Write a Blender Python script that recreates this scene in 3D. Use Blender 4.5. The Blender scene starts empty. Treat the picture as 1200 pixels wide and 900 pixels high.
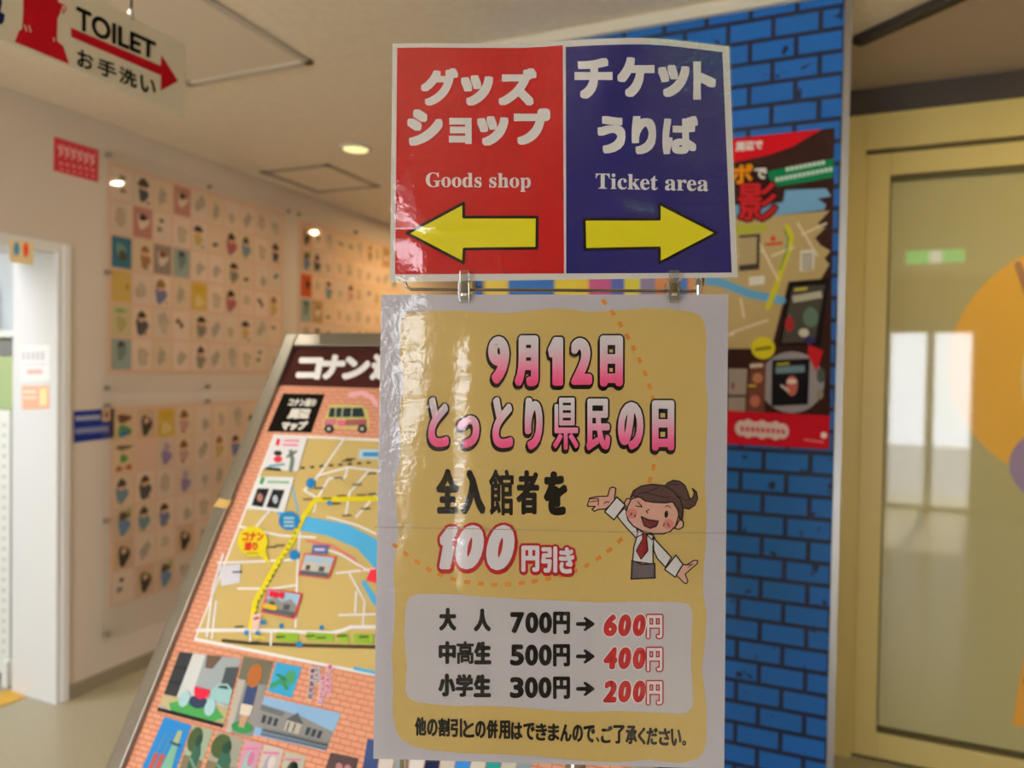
import bpy, bmesh, math, random
import numpy as np
from mathutils import Matrix, Vector
from mathutils.geometry import tessellate_polygon
random.seed(7)
SC = bpy.context.scene
COL = SC.collection

# ------------------------------------------------------------------ camera, world, light, exposure
FPX = 836.0
CAM = np.array([0.0, 0.0, 1.5])
_A = np.array([(952 - 600) / FPX, (450 - 440) / FPX, 1.0]); _A /= np.linalg.norm(_A)
_X = -np.array([(-1386 - 600) / FPX, (450 - 403) / FPX, 1.0]); _X -= _A * (_X @ _A); _X /= np.linalg.norm(_X)
_Z = np.cross(_X, _A)
if _Z[1] < 0: _Z = -_Z
RW = np.stack([_X, _A, _Z])               # rows: world axes seen by the camera (right, up, forward)
CR, CU, CF = RW[:, 0], RW[:, 1], RW[:, 2]  # camera right, up, forward in the world

cd = bpy.data.cameras.new('camera'); cam = bpy.data.objects.new('camera', cd); COL.objects.link(cam)
cd.sensor_width = 36; cd.lens = FPX / 1200 * 36; cd.clip_start = 0.02
M = Matrix.Identity(4)
for i in range(3):
    M[i][0], M[i][1], M[i][2], M[i][3] = CR[i], CU[i], -CF[i], CAM[i]
cam.matrix_world = M
cd.dof.use_dof = True; cd.dof.focus_distance = 0.635; cd.dof.aperture_fstop = 4.8
SC.camera = cam

SC.view_settings.view_transform = 'Standard'; SC.view_settings.look = 'None'
SC.view_settings.gamma = 1; SC.view_settings.use_curve_mapping = False
SC.view_settings.exposure = -0.79
try:
    SC.cycles.max_bounces = 10; SC.cycles.transparent_max_bounces = 16; SC.cycles.caustics_reflective = False
    SC.cycles.caustics_refractive = False; SC.cycles.sample_clamp_indirect = 6.0
except Exception: pass

W = bpy.data.worlds.new('sky'); SC.world = W; W.use_nodes = True
bg = W.node_tree.nodes['Background']; bg.inputs[0].default_value = (0.86, 0.93, 1.0, 1); bg.inputs[1].default_value = 21.0

def area(name, loc, aim, sx, sy, power, col, portal=False):
    l = bpy.data.lights.new(name, 'AREA'); l.shape = 'RECTANGLE'; l.size = sx; l.size_y = sy; l.energy = power; l.color = col
    if portal: l.cycles.is_portal = True
    o = bpy.data.objects.new(name, l); COL.objects.link(o); o.location = loc
    o.rotation_euler = (Vector(aim) - Vector(loc)).to_track_quat('-Z', 'Y').to_euler(); return o
area('entrance_portal', (1.22, -3.12, 1.1), (1.22, 0, 1.1), 1.0, 2.2, 1, (1, 1, 1), True)
area('window_portal', (-1.15, -3.12, 1.21), (-1.15, 0, 1.21), 1.6, 2.18, 1, (1, 1, 1), True)

sl = bpy.data.lights.new('sun', 'SUN'); sl.energy = 130; sl.angle = math.radians(2); sl.color = (1.0, 0.93, 0.80)
so = bpy.data.objects.new('sun', sl); COL.objects.link(so); so.rotation_euler = (Vector((-0.15, 0.75, -0.66))).to_track_quat('-Z', 'Y').to_euler()

DOWNLIGHTS = [  # x, y, watts, colour, label
    (-2.16, 3.04, 9, (1.0, 0.80, 0.55), 'lit round downlight in the ceiling above the wall displays'),
    (-2.3, 4.7, 36, (1.0, 0.66, 0.30), 'amber downlight far down the corridor ceiling'),
    (-1.7, 0.75, 12, (1.0, 0.84, 0.62), 'ceiling downlight left of the camera position'),
    (0.35, -1.7, 10, (1.0, 0.88, 0.72), 'ceiling downlight near the entrance doors'),
    (1.15, 2.45, 13, (1.0, 0.78, 0.30), 'ceiling downlight in front of the yellow door'),
    (-1.5, -1.6, 12, (1.0, 0.88, 0.72), 'ceiling downlight near the front window'),
]

# ------------------------------------------------------------------ helpers
def ray(px, py): return RW @ np.array([(px - 600) / FPX, (450 - py) / FPX, 1.0])
class Plane:
    def __init__(s, p, n): s.p = np.array(p, float); s.n = np.array(n, float); s.n /= np.linalg.norm(s.n)
    def hit(s, px, py):
        d = ray(px, py); return CAM + d * (((s.p - CAM) @ s.n) / (d @ s.n))
    def hits(s, pts):                      # N x 2 -> N x 3
        pts = np.asarray(pts, float)
        d = np.stack([(pts[:, 0] - 600) / FPX, (450 - pts[:, 1]) / FPX, np.ones(len(pts))], 1) @ RW.T
        t = ((s.p - CAM) @ s.n) / (d @ s.n)
        return CAM + d * t[:, None]

def lin(h):
    h = h.lstrip('#'); c = [int(h[i:i + 2], 16) / 255 for i in (0, 2, 4)]
    return [x / 12.92 if x < 0.04045 else ((x + 0.055) / 1.055) ** 2.4 for x in c]
MATS = {}
def mat(name, col, rough=0.6, metal=0.0, spec=0.3, emit=None, gain=1.0, bump=None, noise=None):
    if name in MATS: return MATS[name]
    m = bpy.data.materials.new(name); m.use_nodes = True; nt = m.node_tree; b = nt.nodes['Principled BSDF']
    c = [min(0.92, x * gain) for x in (lin(col) if isinstance(col, str) else col)]
    b.inputs['Base Color'].default_value = (*c, 1); b.inputs['Roughness'].default_value = rough
    b.inputs['Metallic'].default_value = metal; b.inputs['Specular IOR Level'].default_value = spec
    if emit: b.inputs['Emission Color'].default_value = (*c, 1); b.inputs['Emission Strength'].default_value = emit
    if noise or bump:
        tc = nt.nodes.new('ShaderNodeTexCoord'); nz = nt.nodes.new('ShaderNodeTexNoise')
        nt.links.new(tc.outputs['Object'], nz.inputs['Vector'])
        nz.inputs['Scale'].default_value = (noise or bump)[0]; nz.inputs['Detail'].default_value = 4
    if noise:
        mx = nt.nodes.new('ShaderNodeMix'); mx.data_type = 'RGBA'
        k = noise[1]; mx.inputs[6].default_value = (*[x * (1 - k) for x in c], 1); mx.inputs[7].default_value = (*[min(.95, x * (1 + k)) for x in c], 1)
        nt.links.new(nz.outputs['Fac'], mx.inputs[0]); nt.links.new(mx.outputs[2], b.inputs['Base Color'])
    if bump:
        bp = nt.nodes.new('ShaderNodeBump'); bp.inputs['Strength'].default_value = bump[1]; bp.inputs['Distance'].default_value = 0.01
        nt.links.new(nz.outputs['Fac'], bp.inputs['Height']); nt.links.new(bp.outputs['Normal'], b.inputs['Normal'])
    MATS[name] = m; return m

GP = 0.82   # albedo gain: photo colour of the two front signs -> surface colour
def ink(h, g=GP): return mat('ink_%s_%d' % (h, int(g * 100)), h, 0.85, 0, 0.05, gain=g)

def grad(name, stops, z0, z1, g=GP):
    """printed colour fade of a letter, along the sheet's height"""
    if name in MATS: return MATS[name]
    m = bpy.data.materials.new(name); m.use_nodes = True; nt = m.node_tree; b = nt.nodes['Principled BSDF']
    b.inputs['Roughness'].default_value = 0.85; b.inputs['Specular IOR Level'].default_value = 0.05
    tc = nt.nodes.new('ShaderNodeTexCoord'); sp = nt.nodes.new('ShaderNodeSeparateXYZ'); mr = nt.nodes.new('ShaderNodeMapRange'); cr = nt.nodes.new('ShaderNodeValToRGB')
    nt.links.new(tc.outputs['Object'], sp.inputs[0]); nt.links.new(sp.outputs['Z'], mr.inputs['Value'])
    mr.inputs['From Min'].default_value = z0; mr.inputs['From Max'].default_value = z1
    nt.links.new(mr.outputs[0], cr.inputs[0]); nt.links.new(cr.outputs[0], b.inputs['Base Color'])
    el = cr.color_ramp.elements
    while len(el) < len(stops): el.new(0.5)
    for e, (p, h) in zip(el, stops): e.position = p; e.color = (*[min(.92, x * g) for x in lin(h)], 1)
    MATS[name] = m; return m

def bricks(name, c1, c2, cm, bw, bh, mortar, g, scale_uv, rough=0.55, chips=False):
    """brick print; scale_uv = two world axes (u, v) of the face"""
    m = bpy.data.materials.new(name); m.use_nodes = True; nt = m.node_tree; b = nt.nodes['Principled BSDF']
    b.inputs['Roughness'].default_value = rough; b.inputs['Specular IOR Level'].default_value = 0.25
    tc = nt.nodes.new('ShaderNodeTexCoord'); cb = nt.nodes.new('ShaderNodeCombineXYZ')
    for k, ax in enumerate(scale_uv):
        d = nt.nodes.new('ShaderNodeVectorMath'); d.operation = 'DOT_PRODUCT'; d.inputs[1].default_value = ax
        nt.links.new(tc.outputs['Object'], d.inputs[0]); nt.links.new(d.outputs['Value'], cb.inputs[k])
    br = nt.nodes.new('ShaderNodeTexBrick'); nt.links.new(cb.outputs[0], br.inputs['Vector'])
    f = lambda h: (*[min(.92, x * g) for x in lin(h)], 1)
    br.inputs['Color1'].default_value = f(c1); br.inputs['Color2'].default_value = f(c2); br.inputs['Mortar'].default_value = f(cm)
    br.inputs['Scale'].default_value = 1; br.inputs['Brick Width'].default_value = bw; br.inputs['Row Height'].default_value = bh
    br.inputs['Mortar Size'].default_value = mortar; br.inputs['Mortar Smooth'].default_value = 0.15; br.inputs['Bias'].default_value = 0
    out = br.outputs['Color']
    if chips:
        nz = nt.nodes.new('ShaderNodeTexNoise'); nz.inputs['Scale'].default_value = 26; nz.inputs['Detail'].default_value = 3
        nt.links.new(tc.outputs['Object'], nz.inputs['Vector'])
        cr = nt.nodes.new('ShaderNodeValToRGB'); cr.color_ramp.elements[0].position = 0.665; cr.color_ramp.elements[1].position = 0.69
        nt.links.new(nz.outputs['Fac'], cr.inputs[0])
        mx = nt.nodes.new('ShaderNodeMix'); mx.data_type = 'RGBA'; nt.links.new(cr.outputs[0], mx.inputs[0]); nt.links.new(out, mx.inputs[6]); mx.inputs[7].default_value = f(cm)
        out = mx.outputs[2]
    nt.links.new(out, b.inputs['Base Color']); return m

def film(name, rough=0.06, ior=1.45, bump=0.0, bscale=60, tint=(1, 1, 1), boost=1.0):
    m = bpy.data.materials.new(name); m.use_nodes = True; nt = m.node_tree
    for n in list(nt.nodes): nt.nodes.remove(n)
    out = nt.nodes.new('ShaderNodeOutputMaterial'); mx = nt.nodes.new('ShaderNodeMixShader'); tr = nt.nodes.new('ShaderNodeBsdfTransparent')
    gl = nt.nodes.new('ShaderNodeBsdfGlossy'); fr = nt.nodes.new('ShaderNodeFresnel')
    gm = nt.nodes.new('ShaderNodeNewGeometry'); ma = nt.nodes.new('ShaderNodeMath'); ma.operation = 'MULTIPLY_ADD'; ma.inputs[1].default_value = 1 / ior - ior; ma.inputs[2].default_value = ior
    nt.links.new(gm.outputs['Backfacing'], ma.inputs[0]); nt.links.new(ma.outputs[0], fr.inputs['IOR']); gl.inputs['Roughness'].default_value = rough; tr.inputs[0].default_value = (*tint, 1)
    fac = fr.outputs[0]
    if boost != 1.0:
        mu = nt.nodes.new('ShaderNodeMath'); mu.operation = 'MULTIPLY'; mu.use_clamp = True; mu.inputs[1].default_value = boost
        nt.links.new(fac, mu.inputs[0]); fac = mu.outputs[0]
    nt.links.new(fac, mx.inputs[0]); nt.links.new(tr.outputs[0], mx.inputs[1]); nt.links.new(gl.outputs[0], mx.inputs[2]); nt.links.new(mx.outputs[0], out.inputs[0])
    if bump:
        tc = nt.nodes.new('ShaderNodeTexCoord'); nz = nt.nodes.new('ShaderNodeTexNoise'); nz.inputs['Scale'].default_value = bscale; nz.inputs['Detail'].default_value = 5
        nt.links.new(tc.outputs['Object'], nz.inputs['Vector']); bp = nt.nodes.new('ShaderNodeBump'); bp.inputs['Strength'].default_value = bump; bp.inputs['Distance'].default_value = 0.002
        nt.links.new(nz.outputs['Fac'], bp.inputs['Height']); nt.links.new(bp.outputs[0], gl.inputs['Normal']); nt.links.new(bp.outputs[0], fr.inputs['Normal'])
    return m

def tag(o, label=None, cat=None, group=None, kind=None):
    if label: o['label'] = label
    if cat: o['category'] = cat
    if group: o['group'] = group
    if kind: o['kind'] = kind
    return o
def thing(name, label, cat, loc=(0, 0, 0), group=None):
    o = bpy.data.objects.new(name, None); COL.objects.link(o); o.location = loc; o.empty_display_size = 0.05
    return tag(o, label, cat, group)
def link(name, me, parent=None):
    o = bpy.data.objects.new(name, me); COL.objects.link(o)
    if parent:
        o.parent = parent
        q = parent; off = Vector((0, 0, 0))
        while q: off += q.location; q = q.parent
        o.location = -off            # mesh data is in world coordinates
    return o
class MB:
    """collects shapes (world coordinates) and links them as one mesh object"""
    def __init__(s): s.bm = bmesh.new(); s.mats = []
    def mi(s, m):
        if m not in s.mats: s.mats.append(m)
        return s.mats.index(m)
    def fin(s, fs, m, smooth=False):
        i = s.mi(m)
        for f in fs: f.material_index = i; f.smooth = smooth
        return s
    def box(s, lo, hi, m, bev=0.0):
        r = bmesh.ops.create_cube(s.bm, size=1); vs = r['verts']
        for v in vs: v.co = Vector([lo[k] + (v.co[k] + 0.5) * (hi[k] - lo[k]) for k in range(3)])
        fs = {f for v in vs for f in v.link_faces}
        if bev:
            es = list({e for f in fs for e in f.edges}); r = bmesh.ops.bevel(s.bm, geom=es, offset=bev, segments=2, affect='EDGES', profile=0.6)
            fs = {f for v in r['verts'] for f in v.link_faces} | {f for f in fs if f.is_valid}
        return s.fin(fs, m)
    def hexa(s, pts, m, bev=0.0):                # 8 points: bottom ring 4, top ring 4
        v = [s.bm.verts.new(p) for p in pts]
        fs = [s.bm.faces.new([v[i] for i in q]) for q in ((3, 2, 1, 0), (4, 5, 6, 7), (0, 1, 5, 4), (1, 2, 6, 5), (2, 3, 7, 6), (3, 0, 4, 7))]
        bmesh.ops.recalc_face_normals(s.bm, faces=fs)
        if bev:
            r = bmesh.ops.bevel(s.bm, geom=list({e for f in fs for e in f.edges}), offset=bev, segments=2, affect='EDGES', profile=0.6)
            fs = {f for w in r['verts'] for f in w.link_faces} | {f for f in fs if f.is_valid}
        return s.fin(fs, m)
    def obox(s, o, ax, ay, az, m, bev=0.0):       # box from corner o and three edge vectors
        o, ax, ay, az = [np.array(q, float) for q in (o, ax, ay, az)]
        return s.hexa([o, o + ax, o + ax + ay, o + ay, o + az, o + ax + az, o + ax + ay + az, o + ay + az], m, bev)
    def tube(s, pts, r, m, n=10, caps=True):
        pts = [Vector(p) for p in pts]; rings = []; up = None
        for i, p in enumerate(pts):
            t = (pts[min(i + 1, len(pts) - 1)] - pts[max(i - 1, 0)]).normalized()
            if up is None: up = t.orthogonal().normalized()
            up = (up - t * up.dot(t)).normalized(); w = t.cross(up)
            rings.append([s.bm.verts.new(p + (up * math.cos(a) + w * math.sin(a)) * r) for a in [2 * math.pi * k / n for k in range(n)]])
        fs = [s.bm.faces.new((a[k], a[(k + 1) % n], b[(k + 1) % n], b[k])) for a, b in zip(rings, rings[1:]) for k in range(n)]
        s.fin(fs, m, True)
        if caps: s.fin([s.bm.faces.new(rings[0][::-1]), s.bm.faces.new(rings[-1])], m)
        return s
    def lathe(s, c, prof, m, n=32, axis='Z'):
        rings = []
        for r, h in prof:
            ring = []
            for k in range(n):
                a = 2 * math.pi * k / n; x, y = r * math.cos(a), r * math.sin(a)
                p = (x, y, h) if axis == 'Z' else ((h, x, y) if axis == 'X' else (x, h, y))
                ring.append(s.bm.verts.new(Vector(c) + Vector(p)))
            rings.append(ring)
        fs = [s.bm.faces.new((a[k], a[(k + 1) % n], b[(k + 1) % n], b[k])) for a, b in zip(rings, rings[1:]) for k in range(n)]
        s.fin(fs, m, True)
        s.fin([s.bm.faces.new(rings[0][::-1]), s.bm.faces.new(rings[-1])], m)
        return s
    def build(s, name, parent=None):
        bmesh.ops.recalc_face_normals(s.bm, faces=s.bm.faces[:])
        me = bpy.data.meshes.new(name); s.bm.to_mesh(me); s.bm.free()
        for m in s.mats: me.materials.append(m)
        return link(name, me, parent)

# ---- glyph outlines from the built-in font
_G = {}
_kg = bpy.data.objects.new('glyph', bpy.data.curves.new('glyph', 'FONT')); COL.objects.link(_kg); _kg.data.resolution_u = 4
def glyph(txt, space=1.0):
    key = (txt, space)
    if key not in _G:
        _kg.data.body = txt; _kg.data.space_character = space
        dg = bpy.context.evaluated_depsgraph_get(); dg.update()
        ev = _kg.evaluated_get(dg); me = ev.to_mesh(); me.calc_loop_triangles()
        v = np.array([q.co[:2] for q in me.vertices]).reshape(-1, 2)
        t = np.array([q.vertices[:] for q in me.loop_triangles]).reshape(-1, 3)
        ev.to_mesh_clear()
        if len(v) == 0: v = np.zeros((3, 2)); t = np.zeros((0, 3), int)
        lo, hi = v.min(0), v.max(0); v = (v - lo) / np.maximum(hi - lo, 1e-6)
        _G[key] = (v[t.reshape(-1)].reshape(-1, 3, 2), (hi - lo)[0] / max((hi - lo)[1], 1e-6))
    return _G[key][0]

FINE = {'1': .7, '県': .42, '民': .7, '館': .42, '者': .66, '高': .5, '中': .9, '学': .8, '全': .85, 'ば': .85, 'グ': .85, 'ズ': .9, 'ョ': .9, 'き': .9, '影': .6}
_one = [(0.0, .76), (.46, 1.0), (1, 1), (1, 0), (.40, 0), (.40, .74), (.12, .62)]
_G[('1', 1.0)] = (np.array([[_one[i] for i in q] for q in tessellate_polygon([[Vector((x, y, 0)) for x, y in _one]])], float), 0.4)
class Art:
    """printed matter on a plane: triangles in photo coordinates put onto the real surface, ink layers a hair apart"""
    def __init__(s, plane, eps, wave=None, base=0.0, seg=10.0):
        s.pl, s.eps, s.wave, s.base, s.seg = plane, eps, wave, base, seg; s.square = False; s.T = []; s.mats = []; s.cnt = 0
    def add(s, tris, m, layer):
        tris = np.asarray(tris, float).reshape(-1, 3, 2)
        if len(tris) == 0: return s
        if m not in s.mats: s.mats.append(m)
        s.T.append((tris, s.mats.index(m), layer + 0.007 * (s.cnt % 120))); s.cnt += 1; return s
    def poly(s, pts, m, layer=1):
        t = tessellate_polygon([[Vector((x, y, 0)) for x, y in pts]])
        return s.add([[pts[i] for i in q] for q in t], m, layer)
    def ell(s, cx, cy, rx, ry, m, layer=1, n=28, rot=0.0):
        c, q = math.cos(rot), math.sin(rot)
        return s.poly([(cx + rx * math.cos(a) * c - ry * math.sin(a) * q, cy + rx * math.cos(a) * q + ry * math.sin(a) * c) for a in [2 * math.pi * k / n for k in range(n)]], m, layer)
    def line(s, pts, w, m, layer=1, closed=False, dots=True):
        pts = [np.array(p, float) for p in pts]
        if closed: pts = pts + [pts[0]]
        T = []
        for a, b in zip(pts, pts[1:]):
            if T: s.add(T, m, layer); T = []
            d = b - a; L = np.hypot(*d)
            if L < 1e-6: continue
            n = np.array([-d[1], d[0]]) / L * w / 2
            T += [[a + n, b + n, b - n], [a + n, b - n, a - n]]
        s.add(T, m, layer)
        if dots and w > 1.2:
            for p in pts:
                ring = [p + w / 2 * np.array([math.cos(k * math.pi / 4), math.sin(k * math.pi / 4)]) for k in range(8)]
                s.add([[ring[0], ring[k], ring[k + 1]] for k in range(1, 7)], m, layer)
        return s
    def outline(s, pts, m, mo, w, layer=1): s.poly(pts, m, layer); return s.line(pts, w, mo, layer + 1, closed=True)
    def dash(s, pts, w, on, off, m, layer=1):
        pts = [np.array(p, float) for p in pts]; pos = 0.0; per = on + off; dense = []
        for a, b in zip(pts, pts[1:]):
            k = max(2, int(np.hypot(*(b - a)) / 1.0))
            dense += [a + (b - a) * i / k for i in range(k)]
        cur = []
        for p, q in zip(dense, dense[1:]):
            if (pos % per) < on: cur.append(p)
            elif len(cur) > 1: s.line([cur[0], cur[len(cur) // 2], cur[-1]], w, m, layer, dots=False); cur = []
            else: cur = []
            pos += np.hypot(*(q - p))
        return s
    def text(s, txt, quad, m, layer=2, bold=0.0, space=1.0, shift=(0, 0)):
        """quad: (x0, y0, x1, y1) or four corners TL TR BR BL; bold: stroke growth in pixels, kept inside the quad"""
        if len(quad) == 4 and not hasattr(quad[0], '__len__'):
            x0, y0, x1, y1 = quad; quad = [(x0, y0), (x1, y0), (x1, y1), (x0, y1)]
        q = np.array(quad, float); c = q.mean(0)
        wx = np.hypot(*(q[1] - q[0])); wy = np.hypot(*(q[3] - q[0]))
        g = glyph(txt, space); u = g[..., 0:1]; v = 1 - g[..., 1:2]
        b0 = min(bold * FINE.get(txt, 1), 0.2 * wx, 0.2 * wy); ix, iy = b0 / max(wx, 1e-3), b0 / max(wy, 1e-3)
        u = ix + u * (1 - 2 * ix); v = iy + v * (1 - 2 * iy)
        P = (q[0] * (1 - u) + q[1] * u) * (1 - v) + (q[3] * (1 - u) + q[2] * u) * v + np.array(shift)
        s.add(P, m, layer); return s._fat(P, b0, m, layer)
    def _fat(s, P, r, m, layer):
        if r <= 0: return s
        if s.square:
            for k in range(16):
                a = 2 * math.pi * (k + 0.0) / 16; c, q = math.cos(a), math.sin(a); f = 0.94 / max(abs(c), abs(q))
                s.add(P + r * f * np.array([c, q]), m, layer)
            return s
        rs = [r] if r < 2.2 else [r, r * 0.5]
        for rr in rs:
            n = 10 if rr < 2 else 14
            for k in range(n):
                a = 2 * math.pi * k / n; s.add(P + rr * np.array([math.cos(a), math.sin(a)]), m, layer)
        return s
    def texts(s, seq, m, layer=2, bold=0.0, grow=0.0, mo=None, shift=(0, 0), slant=0.0):
        """seq of (char, x0, y0, x1, y1); grow + mo: a wider outline behind, moved by shift"""
        for ch, x0, y0, x1, y1 in seq:
            q = [(x0 + slant, y0), (x1 + slant, y0), (x1, y1), (x0, y1)]
            s.text(ch, q, m, layer, bold)
            if mo:
                q = np.array(q, float); wx, wy = x1 - x0, y1 - y0; b0 = min(bold * FINE.get(ch, 1), .2 * wx, .2 * wy)
                g = glyph(ch); u = g[..., 0:1]; v = 1 - g[..., 1:2]; ix, iy = b0 / wx, b0 / wy
                u = ix + u * (1 - 2 * ix); v = iy + v * (1 - 2 * iy)
                P = (q[0] * (1 - u) + q[1] * u) * (1 - v) + (q[3] * (1 - u) + q[2] * u) * v
                s._fat(P, b0 + grow, mo, layer - 1)
                if shift != (0, 0): s._fat(P + np.array(shift), b0 + grow, mo, layer - 1)
        return s
    def build(s, name, parent=None, smooth=False):
        V, I, n0 = [], [], 0
        F = []
        for tris, mi, layer in s.T:
            if s.wave is not None:
                for _ in range(12):
                    e = np.linalg.norm(tris[:, [1, 2, 0]] - tris, axis=2); k = e.argmax(1); big = e.max(1) > s.seg
                    if not big.any(): break
                    t = tris[big]; kk = k[big]; r = np.arange(len(t))
                    a, b, c = t[r, kk], t[r, (kk + 1) % 3], t[r, (kk + 2) % 3]; mid = (a + b) / 2
                    tris = np.concatenate([tris[~big], np.stack([a, mid, c], 1), np.stack([mid, b, c], 1)])
            # same winding everywhere, facing the camera
            ar = (tris[:, 1, 0] - tris[:, 0, 0]) * (tris[:, 2, 1] - tris[:, 0, 1]) - (tris[:, 1, 1] - tris[:, 0, 1]) * (tris[:, 2, 0] - tris[:, 0, 0])
            tris = tris[np.abs(ar) > 1e-7]; ar = ar[np.abs(ar) > 1e-7]
            tris = np.where((ar > 0)[:, None, None], tris[:, ::-1], tris)
            flat = np.round(tris.reshape(-1, 2), 4); uq, inv = np.unique(flat, axis=0, return_inverse=True)
            P = s.pl.hits(uq); nn = s.pl.n * (1 if (CAM - s.pl.p) @ s.pl.n > 0 else -1)
            if s.wave is not None:
                d = P - CAM; dist = np.linalg.norm(d, axis=1, keepdims=True); P = P - d / dist * s.wave(uq)[:, None]
            P = P + nn * (s.base + s.eps * layer)
            V.append(P); F.append(inv.reshape(-1, 3) + n0); n0 += len(uq); I.append(np.full(len(F[-1]), mi))
        V = np.concatenate(V); F = np.concatenate(F); I = np.concatenate(I)
        me = bpy.data.meshes.new(name); me.vertices.add(len(V)); me.vertices.foreach_set('co', V.ravel())
        me.loops.add(len(F) * 3); me.loops.foreach_set('vertex_index', F.ravel().astype(np.int32))
        me.polygons.add(len(F)); me.polygons.foreach_set('loop_start', np.arange(0, len(F) * 3, 3, dtype=np.int32))
        for m in s.mats: me.materials.append(m)
        me.polygons.foreach_set('material_index', I.astype(np.int32)); me.update(calc_edges=True)
        if smooth: me.polygons.foreach_set('use_smooth', np.ones(len(F), bool))
        me.validate()
        return link(name, me, parent)

# ------------------------------------------------------------------ the room
XL, ZC = -3.033, 2.617            # left wall plane, ceiling height
YB, YD, YBK = 2.242, 3.10, -3.0   # blue partition, yellow door, wall behind the camera
GW = 1.9
m_wall = mat('wall_paint', (0.64, 0.56, 0.49), 0.75, spec=0.15, noise=(3, 0.03))
m_ceil = mat('ceiling_board', (0.92, 0.79, 0.66), 0.9, spec=0.1, noise=(38, 0.10), bump=(60, 0.25))
m_trimw = mat('white_frame_paint', (0.80, 0.80, 0.81), 0.4)
m_base = mat('baseboard_vinyl', (0.30, 0.25, 0.19), 0.5)
m_floor = mat('speckled_floor', (0.42, 0.385, 0.275), 0.22, spec=0.45, noise=(90, 0.16))
m_alu = mat('brushed_aluminium', (0.62, 0.62, 0.63), 0.28, 1.0)
m_dark = mat('dark_trim', (0.035, 0.028, 0.024), 0.6)
m_chrome = mat('chrome', (0.78, 0.77, 0.75), 0.12, 1.0)

def slab(name, lo, hi, m): 
    o = MB().box(lo, hi, m).build(name); return tag(o, kind='structure')
slab('floor', (-6.0, -4.2, -0.1), (3.4, 7.4, 0), m_floor)
slab('ceiling', (-6.0, -3.2, ZC), (3.4, 7.4, ZC + 0.1), m_ceil)
# left wall with the opening to the bright side room
Y0, Y1, ZO, TH = 0.75, 2.10, 1.985, 0.285
w = MB(); w.box((XL - TH, Y1, 0), (XL, 7.3, ZC), m_wall); w.box((XL - TH, YBK, 0), (XL, Y0, ZC), m_wall); w.box((XL - TH, Y0, ZO), (XL, Y1, ZC), m_wall)
tag(w.build('wall_left'), kind='structure')
fr = MB()
for y0, y1 in ((Y1 - 0.006, Y1 + 0.055), (Y0 - 0.055, Y0 + 0.006)):
    fr.box((XL - TH - 0.01, y0, 0), (XL + 0.004, y1, ZO + 0.04), m_trimw, 0.002)
    fr.box((XL, y0 + 0.025, 0), (XL + 0.012, y1 - 0.005, ZO + 0.03), m_trimw, 0.002)
fr.box((XL - TH - 0.01, Y0, ZO - 0.005), (XL + 0.008, Y1, ZO + 0.04), m_trimw, 0.002)
tag(fr.build('door_1'), kind='structure')
slab('baseboard_left', (XL, Y1 + 0.06, 0), (XL + 0.012, 7.3, 0.062), m_base)
# side room behind the opening
m_room = mat('side_room_white', (0.84, 0.85, 0.84), 0.6)
slab('wall_side_room', (-6.0, 3.6, 0), (XL - TH, 3.7, ZC), m_room)
slab('wall_side_room_far', (-6.1, -0.6, 0), (-6.0, 3.7, ZC), m_room)
slab('wall_side_room_near', (-6.0, -0.6, 0), (XL - TH, -0.5, ZC), m_room)
# far end, right side and back of the hall
slab('wall_far', (XL, 7.3, 0), (-0.9, 7.4, ZC), m_wall)
slab('wall_corridor', (-0.98, YB + 0.1, 0), (-0.88, 7.3, ZC), m_wall)
slab('wall_right', (3.3, YBK, 0), (3.4, YD, ZC), m_wall)
wb = MB()
OPEN = [(-1.95, -0.35, 0.12, 2.3), (0.78, 1.68, 0.0, 2.05)]
xs = [XL] + [v for o in OPEN for v in o[:2]] + [3.3]
for a, b in zip(xs[::2], xs[1::2]): wb.box((a, YBK - 0.1, 0), (b, YBK, ZC), m_wall)
for x0, x1, z0, z1 in OPEN:
    wb.box((x0, YBK - 0.1, z1), (x1, YBK, ZC), m_wall)
    if z0 > 0: wb.box((x0, YBK - 0.1, 0), (x1, YBK, z0), m_wall)
tag(wb.build('wall_back'), kind='structure')
m_pane = film('window_glass', 0.01)
for k, (x0, x1, z0, z1) in enumerate(OPEN):
    f = MB(); b = 0.05; xm = (x0 + x1) / 2
    for lo, hi in (((x0, z0), (x0 + b, z1)), ((x1 - b, z0), (x1, z1)), ((x0, z1 - b), (x1, z1)), ((x0, z0), (x1, z0 + b)), ((xm - 0.04, z0), (xm + 0.04, z1))):
        f.box((lo[0], YBK - 0.08, lo[1]), (hi[0], YBK - 0.02, hi[1]), m_alu, 0.003)
    fo = tag(f.build('door_2' if z0 == 0 else 'window_%d' % (k + 1)), kind='structure')
    MB().box((x0 + b, YBK - 0.055, z0 + b), (x1 - b, YBK - 0.05, z1 - b), m_pane).build('pane', fo)
slab('ground_outside', (-8, -12, -0.12), (9, -4.2, -0.02), mat('paving', (0.68, 0.70, 0.73), 0.8))
slab('reflection_blocker', (0.12, -1.15, 0), (0.60, -0.70, ZC), m_wall)  # unseen column, added to keep the entrance reflection off the poster

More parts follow.
